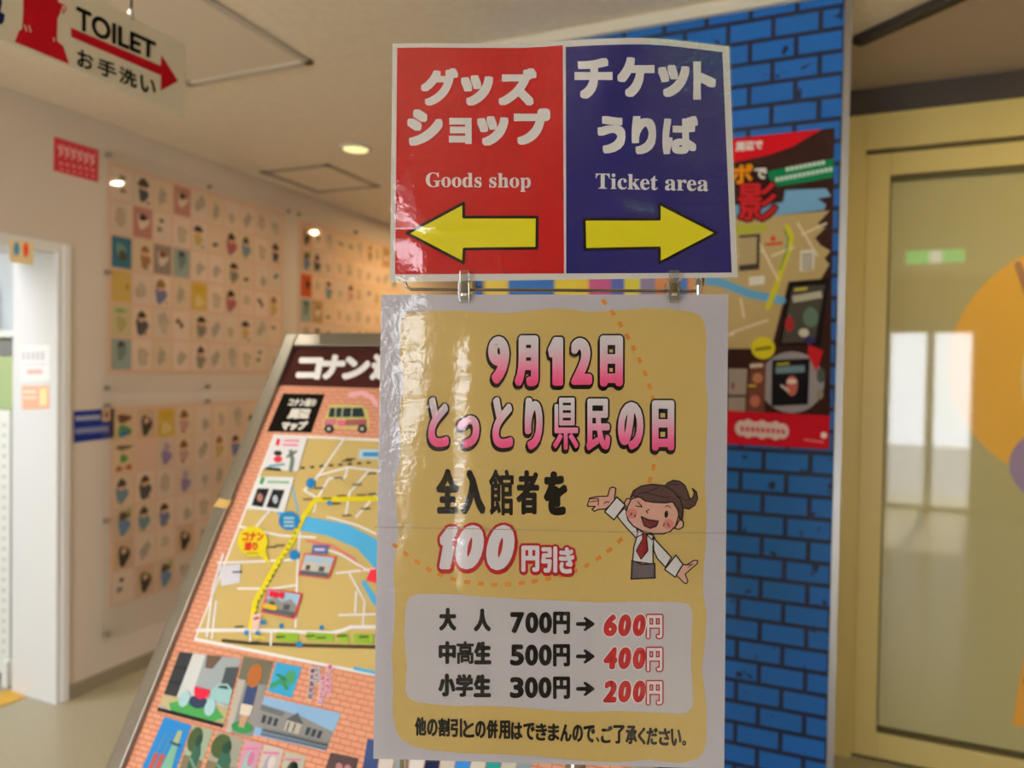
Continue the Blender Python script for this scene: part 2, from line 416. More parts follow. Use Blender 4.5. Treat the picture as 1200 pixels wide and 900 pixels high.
# ceiling hatch panels, rail, lights
LW = Plane((XL, 0, 0), (1, 0, 0)); CE = Plane((0, 0, ZC), (0, 0, 1)); FL = Plane((0, 0, 0), (0, 0, 1))
m_hatch = mat('hatch_board', (0.76, 0.66, 0.56), 0.85)
m_hframe = mat('hatch_frame', (0.68, 0.62, 0.54), 0.5)
def hatch(x0, x1, y0, y1, fw, mf, mp, label, drop=0.012):
    t = thing('ceiling_hatch', label, 'ceiling hatch', ((x0 + x1) / 2, (y0 + y1) / 2, ZC - drop))
    f = MB()
    for lo, hi in (((x0, y0), (x0 + fw, y1)), ((x1 - fw, y0), (x1, y1)), ((x0, y0), (x1, y0 + fw)), ((x0, y1 - fw), (x1, y1))):
        f.box((lo[0], lo[1], ZC - drop), (hi[0], hi[1], ZC - 0.0005), mf, 0.002)
    f.build('hatch_frame', t)
    MB().box((x0 + fw, y0 + fw, ZC - drop * 0.4), (x1 - fw, y1 - fw, ZC - 0.0005), mp).build('hatch_panel', t)
    return t
hatch(-2.30, -1.70, 1.08, 2.13, 0.03, mat('hatch_frame_beige', (0.55, 0.5, 0.44), 0.5), m_hatch, 'large square ceiling panel in a thin frame behind the hanging toilet sign')  # frame in one even beige, darker than its panel
hatch(-2.94, -2.46, 3.21, 3.73, 0.045, mat('hatch_frame_grey', (0.42, 0.37, 0.30), 0.5), m_ceil, 'small square ceiling hatch with a grey frame beyond the downlight', 0.006)
r = MB(); a, b = np.array([0.11, 2.62, ZC]), np.array([0.9, 1.96, ZC]); d = (b - a) / np.linalg.norm(b - a); n = np.array([-d[1], d[0], 0]) * 0.02
r.obox(a - n - np.array([0, 0, 0.03]), b - a, 2 * n, (0, 0, 0.0295), m_dark, 0.004)
tag(r.build('ceiling_rail'), 'black straight rail across the ceiling in front of the yellow door', 'ceiling rail')
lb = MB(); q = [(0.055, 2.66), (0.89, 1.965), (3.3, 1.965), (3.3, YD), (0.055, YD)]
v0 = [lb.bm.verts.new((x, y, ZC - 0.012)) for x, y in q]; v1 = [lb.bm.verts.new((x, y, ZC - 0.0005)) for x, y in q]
lb.fin([lb.bm.faces.new(v0), lb.bm.faces.new(v1)] + [lb.bm.faces.new((v0[i], v0[(i + 1) % 5], v1[(i + 1) % 5], v1[i])) for i in range(5)], mat('shaded_brown_ceiling', (0.46, 0.37, 0.29), 0.85, bump=(60, 0.2)))  # brown ceiling colour with the shade on this side mixed in
tag(lb.build('ceiling_lobby_shaded'), kind='structure')
m_lens = mat('lamp_lens', (0.92, 0.76, 0.34), 0.4, emit=2.2)
for x, y, p, c, lab in DOWNLIGHTS:
    t = thing('ceiling_downlight', lab, 'ceiling light', (x, y, ZC - 0.01), 'round downlights in the ceiling')
    MB().lathe((x, y, ZC), [(0.066, -0.001), (0.085, -0.003), (0.083, -0.010), (0.068, -0.012), (0.064, -0.006)], m_trimw, 36).build('trim_ring', t)
    MB().lathe((x, y, ZC), [(0.064, -0.002), (0.062, -0.009), (0.03, -0.011)], m_lens, 28).build('lens', t)
    l = bpy.data.lights.new('downlight', 'AREA'); l.shape = 'DISK'; l.size = 0.06; l.energy = p; l.color = c
    lo = bpy.data.objects.new('downlight_lamp', l); COL.objects.link(lo); lo.parent = t; lo.location = (0, 0, -0.02)
l = bpy.data.lights.new('tube', 'AREA'); l.shape = 'RECTANGLE'; l.size = 1.2; l.size_y = 0.25; l.energy = 62; l.color = (0.93, 0.97, 1.0)
t = thing('tube_lamp', 'white ceiling tube lamp inside the side room', 'ceiling light', (-4.1, 1.0, ZC - 0.05))
MB().box((-4.7, 0.86, ZC - 0.05), (-3.5, 1.14, ZC - 0.001), mat('tube_cover', (0.9, 0.95, 1), 0.5, emit=4.0), 0.01).build('diffuser', t)
lo = bpy.data.objects.new('tube_lamp_light', l); COL.objects.link(lo); lo.parent = t; lo.location = (0, 0, -0.03)
t = thing('exit_sign', 'green lit exit sign hanging from the ceiling behind the camera', 'exit sign', (0.9, -0.5, ZC - 0.14))
MB().box((0.68, -0.53, 2.42), (1.12, -0.47, 2.55), m_trimw, 0.006).build('housing', t)
g = MB(); g.box((0.69, -0.47, 2.43), (1.11, -0.466, 2.54), mat('exit_green', (0.05, 0.75, 0.22), 0.4, emit=8.0)); g.box((0.86, -0.466, 2.43), (0.95, -0.464, 2.53), mat('exit_white', (0.9, 0.95, 0.9), 0.4, emit=8.0)); g.build('lit_face', t)
MB().tube([(0.9, -0.5, 2.555), (0.9, -0.5, ZC)], 0.01, m_alu).build('hanger', t)

# ------------------------------------------------------------------ blue brick partition with its poster
GB = 0.84
m_blue = bricks('blue_brick_print', '#1560b0', '#1362b8', '#1a2040', 0.128, 0.0638, 0.0072, GB, ((1, 0, 0), (0, 0, 1)), chips=True)
PX0, PX1 = -1.09, 0.062
slab('partition_panel', (PX0, YB, 0), (PX1, YB + 0.10, ZC - 0.001), m_blue)
m_cream = mat('white_ceiling_trim', (0.78, 0.74, 0.64), 0.5)
slab('trim_1', (PX0 - 0.01, YB - 0.018, ZC - 0.035), (PX1, YB + 0.0, ZC), m_cream)
slab('trim_2', (PX1, YB - 0.006, 0), (PX1 + 0.019, YB + 0.11, ZC - 0.001), mat('edge_metal', (0.42, 0.42, 0.43), 0.3, 1.0))

BP = Plane((0, YB, 0), (0, -1, 0))
def bi(h, g=1.0): return ink(h, g)
def top(x): return 150 + (978 - x) * 0.1045
def bot(x): return 527 - (978 - x) * 0.053
t = thing('wall_poster', 'brown town map poster with red and green bands on the blue brick panel', 'poster', tuple(BP.hit(770, 505)))
a = Art(BP, 0.0004, base=0.001)
a.poly([(565, top(565)), (978, top(978)), (972, 527), (565, bot(565))], bi('#35211e'), 0)
a.build('paper', t)
a = Art(BP, 0.0004, base=0.001)
a.poly([(566, top(566)), (964, 151.5), (945, 162), (929, 172), (900, 182), (862, 190), (750, 203), (566, 222)], bi('#bd1722'), 1)
a.text('周辺で', [(862, 166.5), (894, 164), (894, 175), (862, 178)], bi('#e6dcd8'), 2, 0.7)
a.poly([(899, 201), (977, 186), (976.5, 208), (905, 220)], bi('#11754a'), 1)
for k in range(9):
    x = 921 + 5.2 * k; a.poly([(x, 196.5 - .19 * (x - 921)), (x + 4, 195.8 - .19 * (x - 921)), (x + 4, 200.5 - .19 * (x - 921)), (x, 201.2 - .19 * (x - 921))], bi('#cfe0d4'), 2)
for k in range(13):
    x = 909 + 5.2 * k; a.poly([(x, 208.5 - .19 * (x - 909)), (x + 4, 207.8 - .19 * (x - 909)), (x + 4, 212.5 - .19 * (x - 909)), (x, 213.2 - .19 * (x - 909))], bi('#cfe0d4'), 2)
a.build('title_bands', t)
a = Art(BP, 0.0004, base=0.001)
a.texts([('ボ', 856, 192, 883, 216)], bi('#d8861c'), 4, 1.2, 2.0, bi('#181412'))
a.texts([('で', 884, 197, 899, 210)], bi('#e0dcd6'), 4, 0.8, 2.2, bi('#181412'))
a.texts([('影', 865, 214, 911, 259)], bi('#b5262a'), 4, 1.6, 2.2, bi('#241514'))
a.build('title_letters', t)
a = Art(BP, 0.0004, base=0.001)
a.poly([(566, 250), (905, 239), (918, 237), (920, 223), (968, 221), (974, 230), (958, 233), (968, 240), (966, 246), (905, 253), (566, 262)], bi('#6fa0c4'), 1)
a.poly([(566, 262), (905, 253), (972, 247), (964, 256), (958, 262), (967, 267), (955, 279), (962, 288), (973, 294), (966, 303), (972, 310), (960, 330), (929, 330), (924, 330), (904, 408), (566, 412)], bi('#b39c6c'), 1)
a.poly([(566, 270), (899, 263), (900, 270), (866, 275), (566, 283)], bi('#a5a53a'), 2)
a.line([(922, 266), (927, 277), (925, 292), (917, 312), (910, 335), (900, 360)], 6.5, bi('#c9be2e'), 3); a.line([(919, 268), (924, 279), (922, 294), (914, 316)], 1.8, bi('#3f8a4e'), 4)
for p in ([(890, 285), (912, 328)], [(935, 262), (958, 300)], [(866, 300), (894, 294)], [(940, 275), (968, 262)], [(905, 300), (930, 290)], [(857, 390), (900, 375)], [(868, 350), (872, 372)]):
    a.line(p, 2.2, bi('#d8ccb0'), 3)
a.line([(700, 306), (770, 322), (845, 331), (862, 338), (880, 345), (902, 349), (916, 352)], 10, bi('#5f9cc4'), 2)
a.poly([(866, 276), (891, 274), (890, 316), (866, 318)], bi('#39312e'), 3); a.poly([(866, 279), (887, 277.5), (886.5, 309), (866, 311)], bi('#a8946c'), 4)
a.poly([(878, 325), (896, 323), (896, 333), (878, 335)], bi('#d8d4cc'), 3)
a.poly([(938, 294), (955, 292), (954, 316), (937, 318)], bi('#d6cfc0'), 3)
for k in range(5): a.line([(940, 299 + 4 * k), (952, 298 + 4 * k)], 1.6, bi('#5a5248'), 4, dots=False)
a.ell(906, 280, 3, 3, bi('#c93030'), 4); a.line([(897, 287), (917, 285)], 3, bi('#b83a30'), 4, dots=False)
for p in ([(580, 292), (700, 286), (860, 284)], [(600, 365), (720, 372), (850, 378)], [(620, 285), (640, 400)], [(700, 300), (705, 400)], [(780, 290), (790, 400)], [(575, 395), (700, 396), (860, 392)]): a.line(p, 2.4, bi('#d8ccb0'), 3)
for x, y, c in ((592, 300, '#d6cfc0'), (660, 300, '#8a9aa8'), (735, 296, '#d6cfc0'), (610, 378, '#a8845c'), (670, 380, '#d8d4cc'), (745, 380, '#7a8c6c'), (812, 384, '#b07a58')): a.poly([(x, y), (x + 26, y - 1), (x + 26, y + 14), (x, y + 15)], bi(c), 4)
# hidden left half of the map: coloured legend strips along the middle
for k, (x0, x1, c) in enumerate([(570, 596, '#d9c05a'), (596, 650, '#3f6fb8'), (650, 690, '#d8c04a'), (690, 716, '#b85c8a'), (716, 732, '#5a68b0'), (732, 750, '#d8cc50'), (750, 768, '#8a80a4'), (768, 790, '#c9865a'), (790, 806, '#4f74b8'), (806, 826, '#c98a62')]):
    a.poly([(x0, 322), (x1, 322), (x1, 350), (x0, 350)], bi(c), 3)
a.build('map_print', t)
a = Art(BP, 0.0004, base=0.001)
a.poly([(926, 330), (972, 326), (962, 404), (912, 405)], bi('#1d1918'), 5)
a.poly([(929, 336), (967, 334), (955, 400), (916, 402)], bi('#4a4640'), 6); a.line([(931, 340), (946, 338)], 3, bi('#c9b83a'), 7, dots=False)
a.line([(929, 351), (963, 345)], 8, bi('#b0ac98'), 7, dots=False)
a.ell(925, 380, 5, 9, bi('#a02c30'), 7); a.ell(950, 372, 9, 12, bi('#5c7464'), 7); a.ell(942, 390, 6, 5, bi('#c9c4b4'), 7); a.ell(949, 399, 7, 4, bi('#33306a'), 8)
a.ell(928, 448, 38, 36, bi('#94909a'), 5)
a.poly([(905, 422), (949, 420), (947, 474), (904, 476)], bi('#1b1a20'), 6); a.line([(910, 427), (925, 426)], 2.6, bi('#b5a83a'), 7, dots=False)
a.line([(909, 434), (943, 432)], 8, bi('#6c8694'), 7, dots=False); a.ell(928, 452, 7, 12, bi('#b4625a'), 7); a.ell(928, 447, 6, 3, bi('#d8cfc8'), 8); a.line([(916, 452), (924, 458)], 3, bi('#c4bcb4'), 8)
a.poly([(947, 404), (965, 411), (957, 436), (947, 417)], bi('#b8222c'), 7)
a.ell(962, 440, 5, 9, bi('#4e5a54'), 7); a.ell(961, 462, 4, 6, bi('#8a8474'), 7)
a.poly([(880, 424), (898, 424), (896, 483), (874, 483)], bi('#6c4038'), 5); a.line([(879, 429), (894, 428)], 4, bi('#c8beb0'), 6, dots=False); a.ell(888, 443, 6, 6, bi('#b07a58'), 6); a.line([(877, 452), (886, 452)], 2.4, bi('#b5a83a'), 6, dots=False); a.ell(885, 470, 6, 7, bi('#b06a58'), 6)
a.poly([(853, 432), (876, 432), (873, 483), (853, 483)], bi('#9a8c86'), 5); a.line([(853, 464), (874, 464)], 3, bi('#4a4040'), 6, dots=False); a.ell(859, 452, 2.2, 4, bi('#7a5a50'), 6)
a.ell(894.5, 408, 14, 13, bi('#d6c62a'), 8); a.line([(885, 410), (904, 407)], 4, bi('#7a7020'), 9, dots=False)
a.build('goods_pictures', t)
a = Art(BP, 0.0004, base=0.001)
a.poly([(566, 467), (972, 487), (971, 526), (566, 505)], bi('#b5182a'), 6)
for k in range(7): a.ell(869 + 8 * k, 501.5 + 0.6 * k, 7.5, 11 if k % 2 else 9, bi('#d8c8ca'), 7)
for k in range(9): a.line([(868 + 6 * k, 503 + .4 * k), (872 + 6 * k, 502 + .4 * k)], 6, bi('#c4545e'), 8, dots=False)
a.ell(965.5, 510, 3.6, 3.6, bi('#e6dcd8'), 7); a.line([(942, 515), (965, 518)], 1.6, bi('#d08088'), 7, dots=False)
a.build('footer_band', t)

# ------------------------------------------------------------------ yellow door with a framed glossy panel
m_yel = mat('door_frame_paint', (0.62, 0.49, 0.18), 0.38, spec=0.4)
m_pan = mat('door_panel_board', (0.56, 0.49, 0.22), 0.5, spec=0.2)
m_gask = mat('door_gasket', (0.09, 0.07, 0.02), 0.6)
YP = Plane((0, YD, 0), (0, -1, 0))
zt, zb, xa = 2.51, 0.0, 0.085
dgl = thing('door_3', None, None, (1.1, YD, 0)); tag(dgl, kind='structure')
xr = 2.9
f = MB()
f.box((xa, YD - 0.02, 0), (xa + 0.085, YD + 0.06, zt), m_yel, 0.003); f.box((xr - 0.085, YD - 0.02, 0), (xr, YD + 0.06, zt), m_yel, 0.003); f.box((xa + 0.085, YD - 0.02, zt - 0.135), (xr - 0.085, YD + 0.06, zt), m_yel, 0.003)
f.build('door_frame', dgl)
f = MB(); x0, x1 = xa + 0.09, xr - 0.09
f.box((x0, YD, 0.012), (x0 + 0.085, YD + 0.05, zt - 0.15), m_yel, 0.004); f.box((x1 - 0.085, YD, 0.012), (x1, YD + 0.05, zt - 0.15), m_yel, 0.004)
f.box((x0 + 0.085, YD, zt - 0.235), (x1 - 0.085, YD + 0.05, zt - 0.15), m_yel, 0.004); f.box((x0 + 0.085, YD, 0.012), (x1 - 0.085, YD + 0.05, 0.11), m_yel, 0.004)
f.build('door_leaf_frame', dgl)
f = MB(); xg0, xg1, zg0, zg1 = x0 + 0.085, x1 - 0.085, 0.11, zt - 0.235
f.box((xg0, YD + 0.012, zg0), (xg1, YD + 0.03, zg0 + 0.018), m_gask); f.box((xg0, YD + 0.012, zg1 - 0.02), (xg1, YD + 0.03, zg1), m_gask); f.box((xg0 - 0.002, YD + 0.012, zg0), (xg0 + 0.006, YD + 0.03, zg1), m_gask)
f.box((x0, YD - 0.003, zt - 0.150), (x1, YD + 0.04, zt - 0.135), m_gask); f.box((xa + 0.085, YD + 0.0, 0), (xa + 0.09, YD + 0.03, zt - 0.14), m_yel); f.box((x0, YD + 0.01, 0.002), (x1, YD + 0.04, 0.012), m_gask)
f.build('gasket', dgl)
MB().box((xg0, YD + 0.03, zg0), (xg1, YD + 0.045, zg1), m_pan).build('door_panel', dgl)
MB().box((xg0, YD + 0.020, zg0), (xg1, YD + 0.024, zg1), film('door_glass', 0.035, 1.5, boost=1.05, bump=0.02, bscale=3)).build('door_glass_pane', dgl)
wd = MB(); wd.box((PX1 + 0.02, YD + 0.06, 0), (3.3, YD + 0.16, ZC), m_wall); wd.box((xr, YD - 0.02, 0), (3.3, YD + 0.06, ZC), m_wall); wd.box((PX1 - 0.08, YB + 0.1, 0), (PX1 + 0.02, YD + 0.16, ZC), m_wall)
tag(wd.build('wall_door'), kind='structure')
slab('header_shade', (PX1, YD - 0.03, zt), (3.3, YD + 0.06, ZC), mat('header_shade_tone', (0.055, 0.042, 0.034), 0.6))  # dark strip painted for the shade between door top and ceiling
DP = Plane((0, YD + 0.0295, 0), (0, -1, 0))
g = 1.55; e = lambda h: ink(h, g)
c0 = DP.hit(1112, 425); R0 = 0.46; cx, cz = c0[0] + R0, c0[2]
def dpx(x, z):   # door-plane point back to photo coordinates
    c = RW.T @ (np.array([x, DP.p[1], z]) - CAM); return (600 + FPX * c[0] / c[2], 450 - FPX * c[1] / c[2])
def circ(x, z, rx, rz, n=48, a0=0, a1=2 * math.pi): return [dpx(x + rx * math.cos(a0 + (a1 - a0) * k / n), z + rz * math.sin(a0 + (a1 - a0) * k / n)) for k in range(n + (a1 - a0 < 6.2))]
a = Art(DP, 0.0004)
a.poly(circ(cx, cz, R0, R0, 64), e('#e39a3a'), 0)
a.poly(circ(cx + 0.10, cz - 0.04, R0 * 0.72, R0 * 0.80, 48), e('#e6b072'), 1)
a.poly(circ(cx + 0.16, cz - 0.06, R0 * 0.52, R0 * 0.62, 48), e('#f0b868'), 2)
a.line([dpx(cx - 0.25, cz + 0.36), dpx(cx - 0.2, cz + 0.2), dpx(cx - 0.12, cz + 0.08), dpx(cx + 0.2, cz + 0.16)], 9, e('#96684a'), 3)
a.poly(circ(cx - 0.05, cz - 0.0, 0.12, 0.14), e('#f2c25c'), 4); a.poly(circ(cx - 0.09, cz + 0.03, 0.03, 0.03), e('#e06a20'), 5)
a.poly(circ(cx + 0.06, cz - 0.15, 0.20, 0.16), e('#e8a01c'), 4)
a.poly(circ(cx - 0.06, cz - 0.37, 0.20, 0.16), e('#8a7694'), 5); a.poly(circ(cx - 0.02, cz - 0.38, 0.17, 0.13), e('#9a8ca8'), 6)
t = tag(a.build('round_sticker'), 'big round orange sticker with plain blobs of colour on the yellow door panel', 'sticker')
a = Art(DP, 0.0004); a.poly([(1194, 800), (1230, 640), (1420, 700), (1400, 880), (1186, 850)], e('#dc9038'), 0); a.poly([(1199, 800), (1232, 680), (1300, 700), (1280, 800)], e('#6a5030'), 1)
tag(a.build('orange_sticker'), 'orange sticker low on the yellow door panel at the right edge', 'sticker')

# ------------------------------------------------------------------ left wall: signs, display panels, cards
GL = 1.15
def wi(h, g=GL): return ink(h, g)
def wall_sheet(name, label, cat, pts, m, deco=None, th=0.003):
    P = [LW.hit(*p) for p in pts]; n = np.array([1.0, 0, 0])
    t = thing(name, label, cat, tuple(P[3]))
    b = MB(); b.hexa([p + n * 0.0006 for p in P] + [p + n * th for p in P], m, 0.0006); b.build('sheet', t)
    if deco:
        a = Art(LW, 0.0006, base=th); deco(a); a.build('print', t)
    return t
def deco(a):
    for k in range(6):
        x = 68 + 7.4 * k; a.line([(x, 171 + 2.2 * k), (x + 4.5, 180 + 2.2 * k)], 2.4, wi('#e0b0ae'), 1); a.line([(x + 5, 170 + 2.2 * k), (x + 1, 183 + 2.2 * k)], 2.0, wi('#d89a9a'), 1)
        a.line([(x + 1, 191 + 1.6 * k), (x + 5, 192 + 1.6 * k)], 3.0, wi('#d88c8e'), 1, dots=False); a.line([(x + 2, 198 + 1.6 * k), (x + 5, 199 + 1.6 * k)], 2.4, wi('#d88c8e'), 1, dots=False)
wall_sheet('notice_sign', 'small red notice with white scribbled lettering high on the left wall', 'sign', [(63, 160), (115, 176), (114.5, 213.5), (62.5, 200)], wi('#b5343c'), deco)
def deco(a):
    for k in range(6):
        x = 88 + 4.9 * k; a.line([(x, 490.5 - .3 * k), (x + 3.8, 490.3 - .3 * k)], 5.5, wi('#a8aab8'), 1, dots=False)
    for k in range(8):
        x = 87.5 + 5.0 * k; a.line([(x, 505.5 - .4 * k), (x + 4, 505 - .4 * k)], 6.5, wi('#8286a4'), 1, dots=False)
    a.poly([(119, 479.5), (129, 479), (129, 493), (119, 494)], wi('#c4a080'), 1); a.ell(124, 486, 3, 4, wi('#8a6450'), 2)
wall_sheet('guide_sign', 'navy blue sign with two pale lines of text beside the lower wall display', 'sign', [(86, 482), (133.5, 478.5), (133, 513), (86, 519)], wi('#23307c'), deco)

HAIR = ['#5a3a28', '#3a2c26', '#7a4a30', '#8a6440', '#4a3c34', '#2e2624']
BODY = ['#6a7094', '#a0585a', '#6a8468', '#b89a5a', '#8f80a0', '#6c8490', '#9a6e50', '#7a7468', '#b08a84', '#4c4a50', '#8a7a70']
PAPER = ['#cdb8a6', '#c9b6a4', '#d2bba8', '#cbb498', '#c6b6a8', '#d0b8a0']
CARD_MESH = []
def card_mesh(paper, draws):
    """one 100 x 148 mm card; draws: (kind, cx, cy, rx, ry, colour) in card fractions"""
    b = MB(); W_, H_ = 0.104, 0.146
    b.box((0, 0, 0), (0.0012, W_, H_), wi(paper))
    lay = 0
    for cx, cy, rx, ry, c in draws:
        lay += 1; vs = []
        for k in range(14):
            a_ = 2 * math.pi * k / 14; q = 1 + 0.18 * math.sin(3 * a_ + lay)
            vs.append(b.bm.verts.new((0.0012 + 0.0003 * lay, min(max(W_ * (cx + rx * q * math.cos(a_)), 0.002), W_ - 0.002), min(max(H_ * (cy + ry * q * math.sin(a_)), 0.002), H_ - 0.002))))
        b.fin([b.bm.faces.new(vs)], wi(c))
    me = bpy.data.meshes.new('card'); bmesh.ops.recalc_face_normals(b.bm, faces=b.bm.faces[:]); b.bm.to_mesh(me); b.bm.free()
    for m_ in b.mats: me.materials.append(m_)
    return me
rnd = random.Random(11)
KINDS = []
def pale():   # pencil-like, faint
    p = rnd.choice(PAPER); return (p, [(0.5 + rnd.uniform(-.15, .15), rnd.uniform(.3, .7), rnd.uniform(.12, .3), rnd.uniform(.1, .26), rnd.choice(['#b09a86', '#a29486', '#a8988c', '#b4a48c'])) for _ in range(rnd.randint(2, 4))], 'pale card with a faint pencil drawing')
def figure():
    h, c = rnd.choice(HAIR), rnd.choice(BODY); cx = rnd.uniform(.35, .65)
    return (rnd.choice(PAPER), [(cx, .36, rnd.uniform(.24, .38), rnd.uniform(.22, .3), c), (cx, .62, .17, .12, '#d0a080'), (cx, .74, rnd.uniform(.22, .32), rnd.uniform(.09, .15), h), (rnd.uniform(.2, .8), .12, .12, .05, rnd.choice(BODY))], 'cream card with a small coloured figure drawing')
def small():
    return (rnd.choice(PAPER), [(rnd.uniform(.3, .7), rnd.uniform(.25, .75), rnd.uniform(.1, .2), rnd.uniform(.06, .12), rnd.choice(BODY + HAIR)) for _ in range(2)], 'cream card with two small colour spots')
def full():
    c = rnd.choice(['#8a7c74', '#a8885c', '#7a80a0', '#b07a70', '#c8a860']); return (c, [(.5, .55, .3, .25, rnd.choice(PAPER)), (.5, .68, .22, .12, rnd.choice(HAIR))], 'fully coloured card with a brown-topped figure')
for fn, n_ in ((pale, 16), (figure, 22), (small, 10), (full, 9)): KINDS += [fn() for _ in range(n_)]
MESHES = [card_mesh(p, d) for p, d, _ in KINDS]
NPAL, NFIG, NSM = 16, 22, 10
SPEC = {'teal': card_mesh('#2f6a80', [(.45, .6, .25, .2, '#6a8a84'), (.55, .4, .22, .18, '#4a4a34')]), 'yellow': card_mesh('#c0a258', [(.8, .5, .08, .1, '#9a7a3a')]),
        'greygreen': card_mesh('#8c9a94', [(.5, .6, .25, .3, '#6a7c7a'), (.5, .82, .2, .1, '#3c4440')]), 'brown': card_mesh('#c6a888', [(.5, .72, .36, .14, '#6a4630'), (.5, .3, .36, .2, '#4a8a50'), (.5, .22, .2, .1, '#3a62a0')]),
        'green': card_mesh('#cdb090', [(.5, .85, .45, .08, '#6a5a38'), (.5, .48, .2, .13, '#4a8a34'), (.25, .16, .18, .1, '#a85c2c'), (.75, .18, .18, .1, '#a85c2c')]),
        'violet': card_mesh('#c4ae9c', [(.5, .35, .3, .25, '#84709a'), (.5, .7, .2, .16, '#a08c98')]), 'blue': card_mesh('#c0a890', [(.5, .35, .3, .28, '#5a7a9c'), (.5, .7, .3, .14, '#5a4434'), (.75, .82, .14, .1, '#8a9a4a')]),
        'dark': card_mesh('#c0a084', [(.5, .45, .3, .34, '#3a3430'), (.5, .6, .14, .1, '#c4a080')]), 'palegreen': card_mesh('#bcae86', [(.5, .4, .26, .25, '#a89a6a'), (.45, .82, .3, .07, '#7a9a5c')]),
        'redblob': card_mesh('#b8542c', [(.65, .55, .2, .2, '#3a2a22')]), 'gold': card_mesh('#bfa04a', [(.5, .75, .4, .14, '#c0982a'), (.5, .3, .3, .2, '#cdb878')])}
SNAME = {'teal': 'teal green card', 'yellow': 'plain yellow card', 'greygreen': 'grey-green card with a dark figure', 'brown': 'card with brown hair and rainbow green shape', 'green': 'card with a green blob between brown blobs', 'violet': 'card with a violet dressed figure', 'blue': 'card with a blue figure', 'dark': 'card with a dark figure', 'palegreen': 'olive card with a green strip', 'redblob': 'orange-red card with a dark spot', 'gold': 'card with a gold cap shape'}
ORD = ['first', 'second', 'third', 'fourth', 'fifth', 'sixth', 'seventh', 'eighth', 'ninth', 'tenth', 'eleventh']
m_pink = mat('backing_paper', wi('#cf9f80') and [min(.92, v * 1.15) for v in lin('#ccaa96')], 0.85, spec=0.05)
m_acr = film('acrylic_cover', 0.03, 1.42, boost=0.9, bump=0.02, bscale=4)
m_bolt = mat('bolt_steel', (0.35, 0.32, 0.28), 0.4, 1.0)
def display(label, short, y0, y1, z0, z1, cy, cz, nc, nr, pit, pitz, special, weights, bolts):
    t = thing('display_board', label, 'display board', (XL, (y0 + y1) / 2, z0))
    MB().box((XL + 0.0008, cy - 0.02, cz - nr * pitz - 0.005), (XL + 0.003, cy + nc * pit + 0.008, cz + 0.02), m_pink).build('backing_paper', t)
    MB().box((XL + 0.014, y0, z0), (XL + 0.018, y1, z1), m_acr, 0.0008).build('acrylic_cover', t)
    for y, z in bolts: MB().lathe((XL, y, z), [(0.010, 0.001), (0.010, 0.022), (0.006, 0.026)], m_bolt, 16, 'X').build('bolt', t)
    for rr in range(nr):
        for cc in range(nc):
            if (rr, cc) in special:
                k = special[(rr, cc)]
                if k is None: continue
                me, nm = SPEC[k], SNAME[k]
            else:
                q = rnd.random()
                i = rnd.randrange(NPAL) if q < weights[0] else NPAL + rnd.randrange(NFIG) if q < weights[1] else NPAL + NFIG + rnd.randrange(NSM) if q < weights[2] else NPAL + NFIG + NSM + rnd.randrange(9)
                me, nm = MESHES[i], KINDS[i][2]
            o = bpy.data.objects.new('drawing_card', me); COL.objects.link(o)
            o.location = (XL + 0.0032, cy + cc * pit + rnd.uniform(-.002, .002), cz - (rr + 1) * pitz + (pitz - 0.146) + rnd.uniform(-.002, .002))
            tag(o, '%s, %s in %s row, %s display' % (nm, ORD[cc], 'top' if rr == 0 else ORD[rr], short), 'card', None, None)
            o['group'] = 'drawing cards on the %s display' % short
    return t
display('large clear acrylic display of drawing cards on the upper left wall', 'upper left', 2.30, 3.585, 1.36, 2.50, 2.352, 2.425, 10, 6, 0.1165, 0.1605,
        {(2, 0): 'teal', (3, 0): 'yellow', (4, 0): 'palegreen', (5, 0): 'greygreen', (3, 4): 'gold', (2, 3): 'greygreen'}, (.50, .78, .95), [(2.33, z) for z in (1.39, 1.93, 2.47)] + [(2.93, 1.39), (2.93, 2.47), (3.56, 1.39), (3.56, 2.47)])
display('lower clear acrylic display of drawing cards above the baseboard', 'lower left', 2.30, 3.585, 0.20, 1.335, 2.372, 1.282, 9, 6, 0.121, 0.155,
        {(0, 0): 'brown', (1, 0): 'green', (3, 0): 'blue', (4, 0): 'dark', (0, 1): 'dark', (0, 2): 'gold', (1, 2): 'violet', (2, 3): 'violet', (5, 1): 'dark', (4, 3): 'dark', (5, 2): 'blue', (1, 1): None}, (.38, .78, .95), [(2.33, z) for z in (0.235, 0.77, 1.31)] + [(2.93, 1.31), (3.56, 1.31), (3.56, .235)])
display('far clear acrylic display of drawing cards next to the sign stand', 'far', 3.63, 4.90, 1.36, 2.50, 3.69, 2.425, 10, 6, 0.1165, 0.1605,
        {(2, 0): 'redblob', (3, 0): 'greygreen', (0, 0): 'dark', (1, 0): 'blue'}, (.62, .85, .97), [(3.66, 1.39), (3.66, 2.47), (4.27, 2.47), (4.87, 2.47), (4.87, 1.39)])

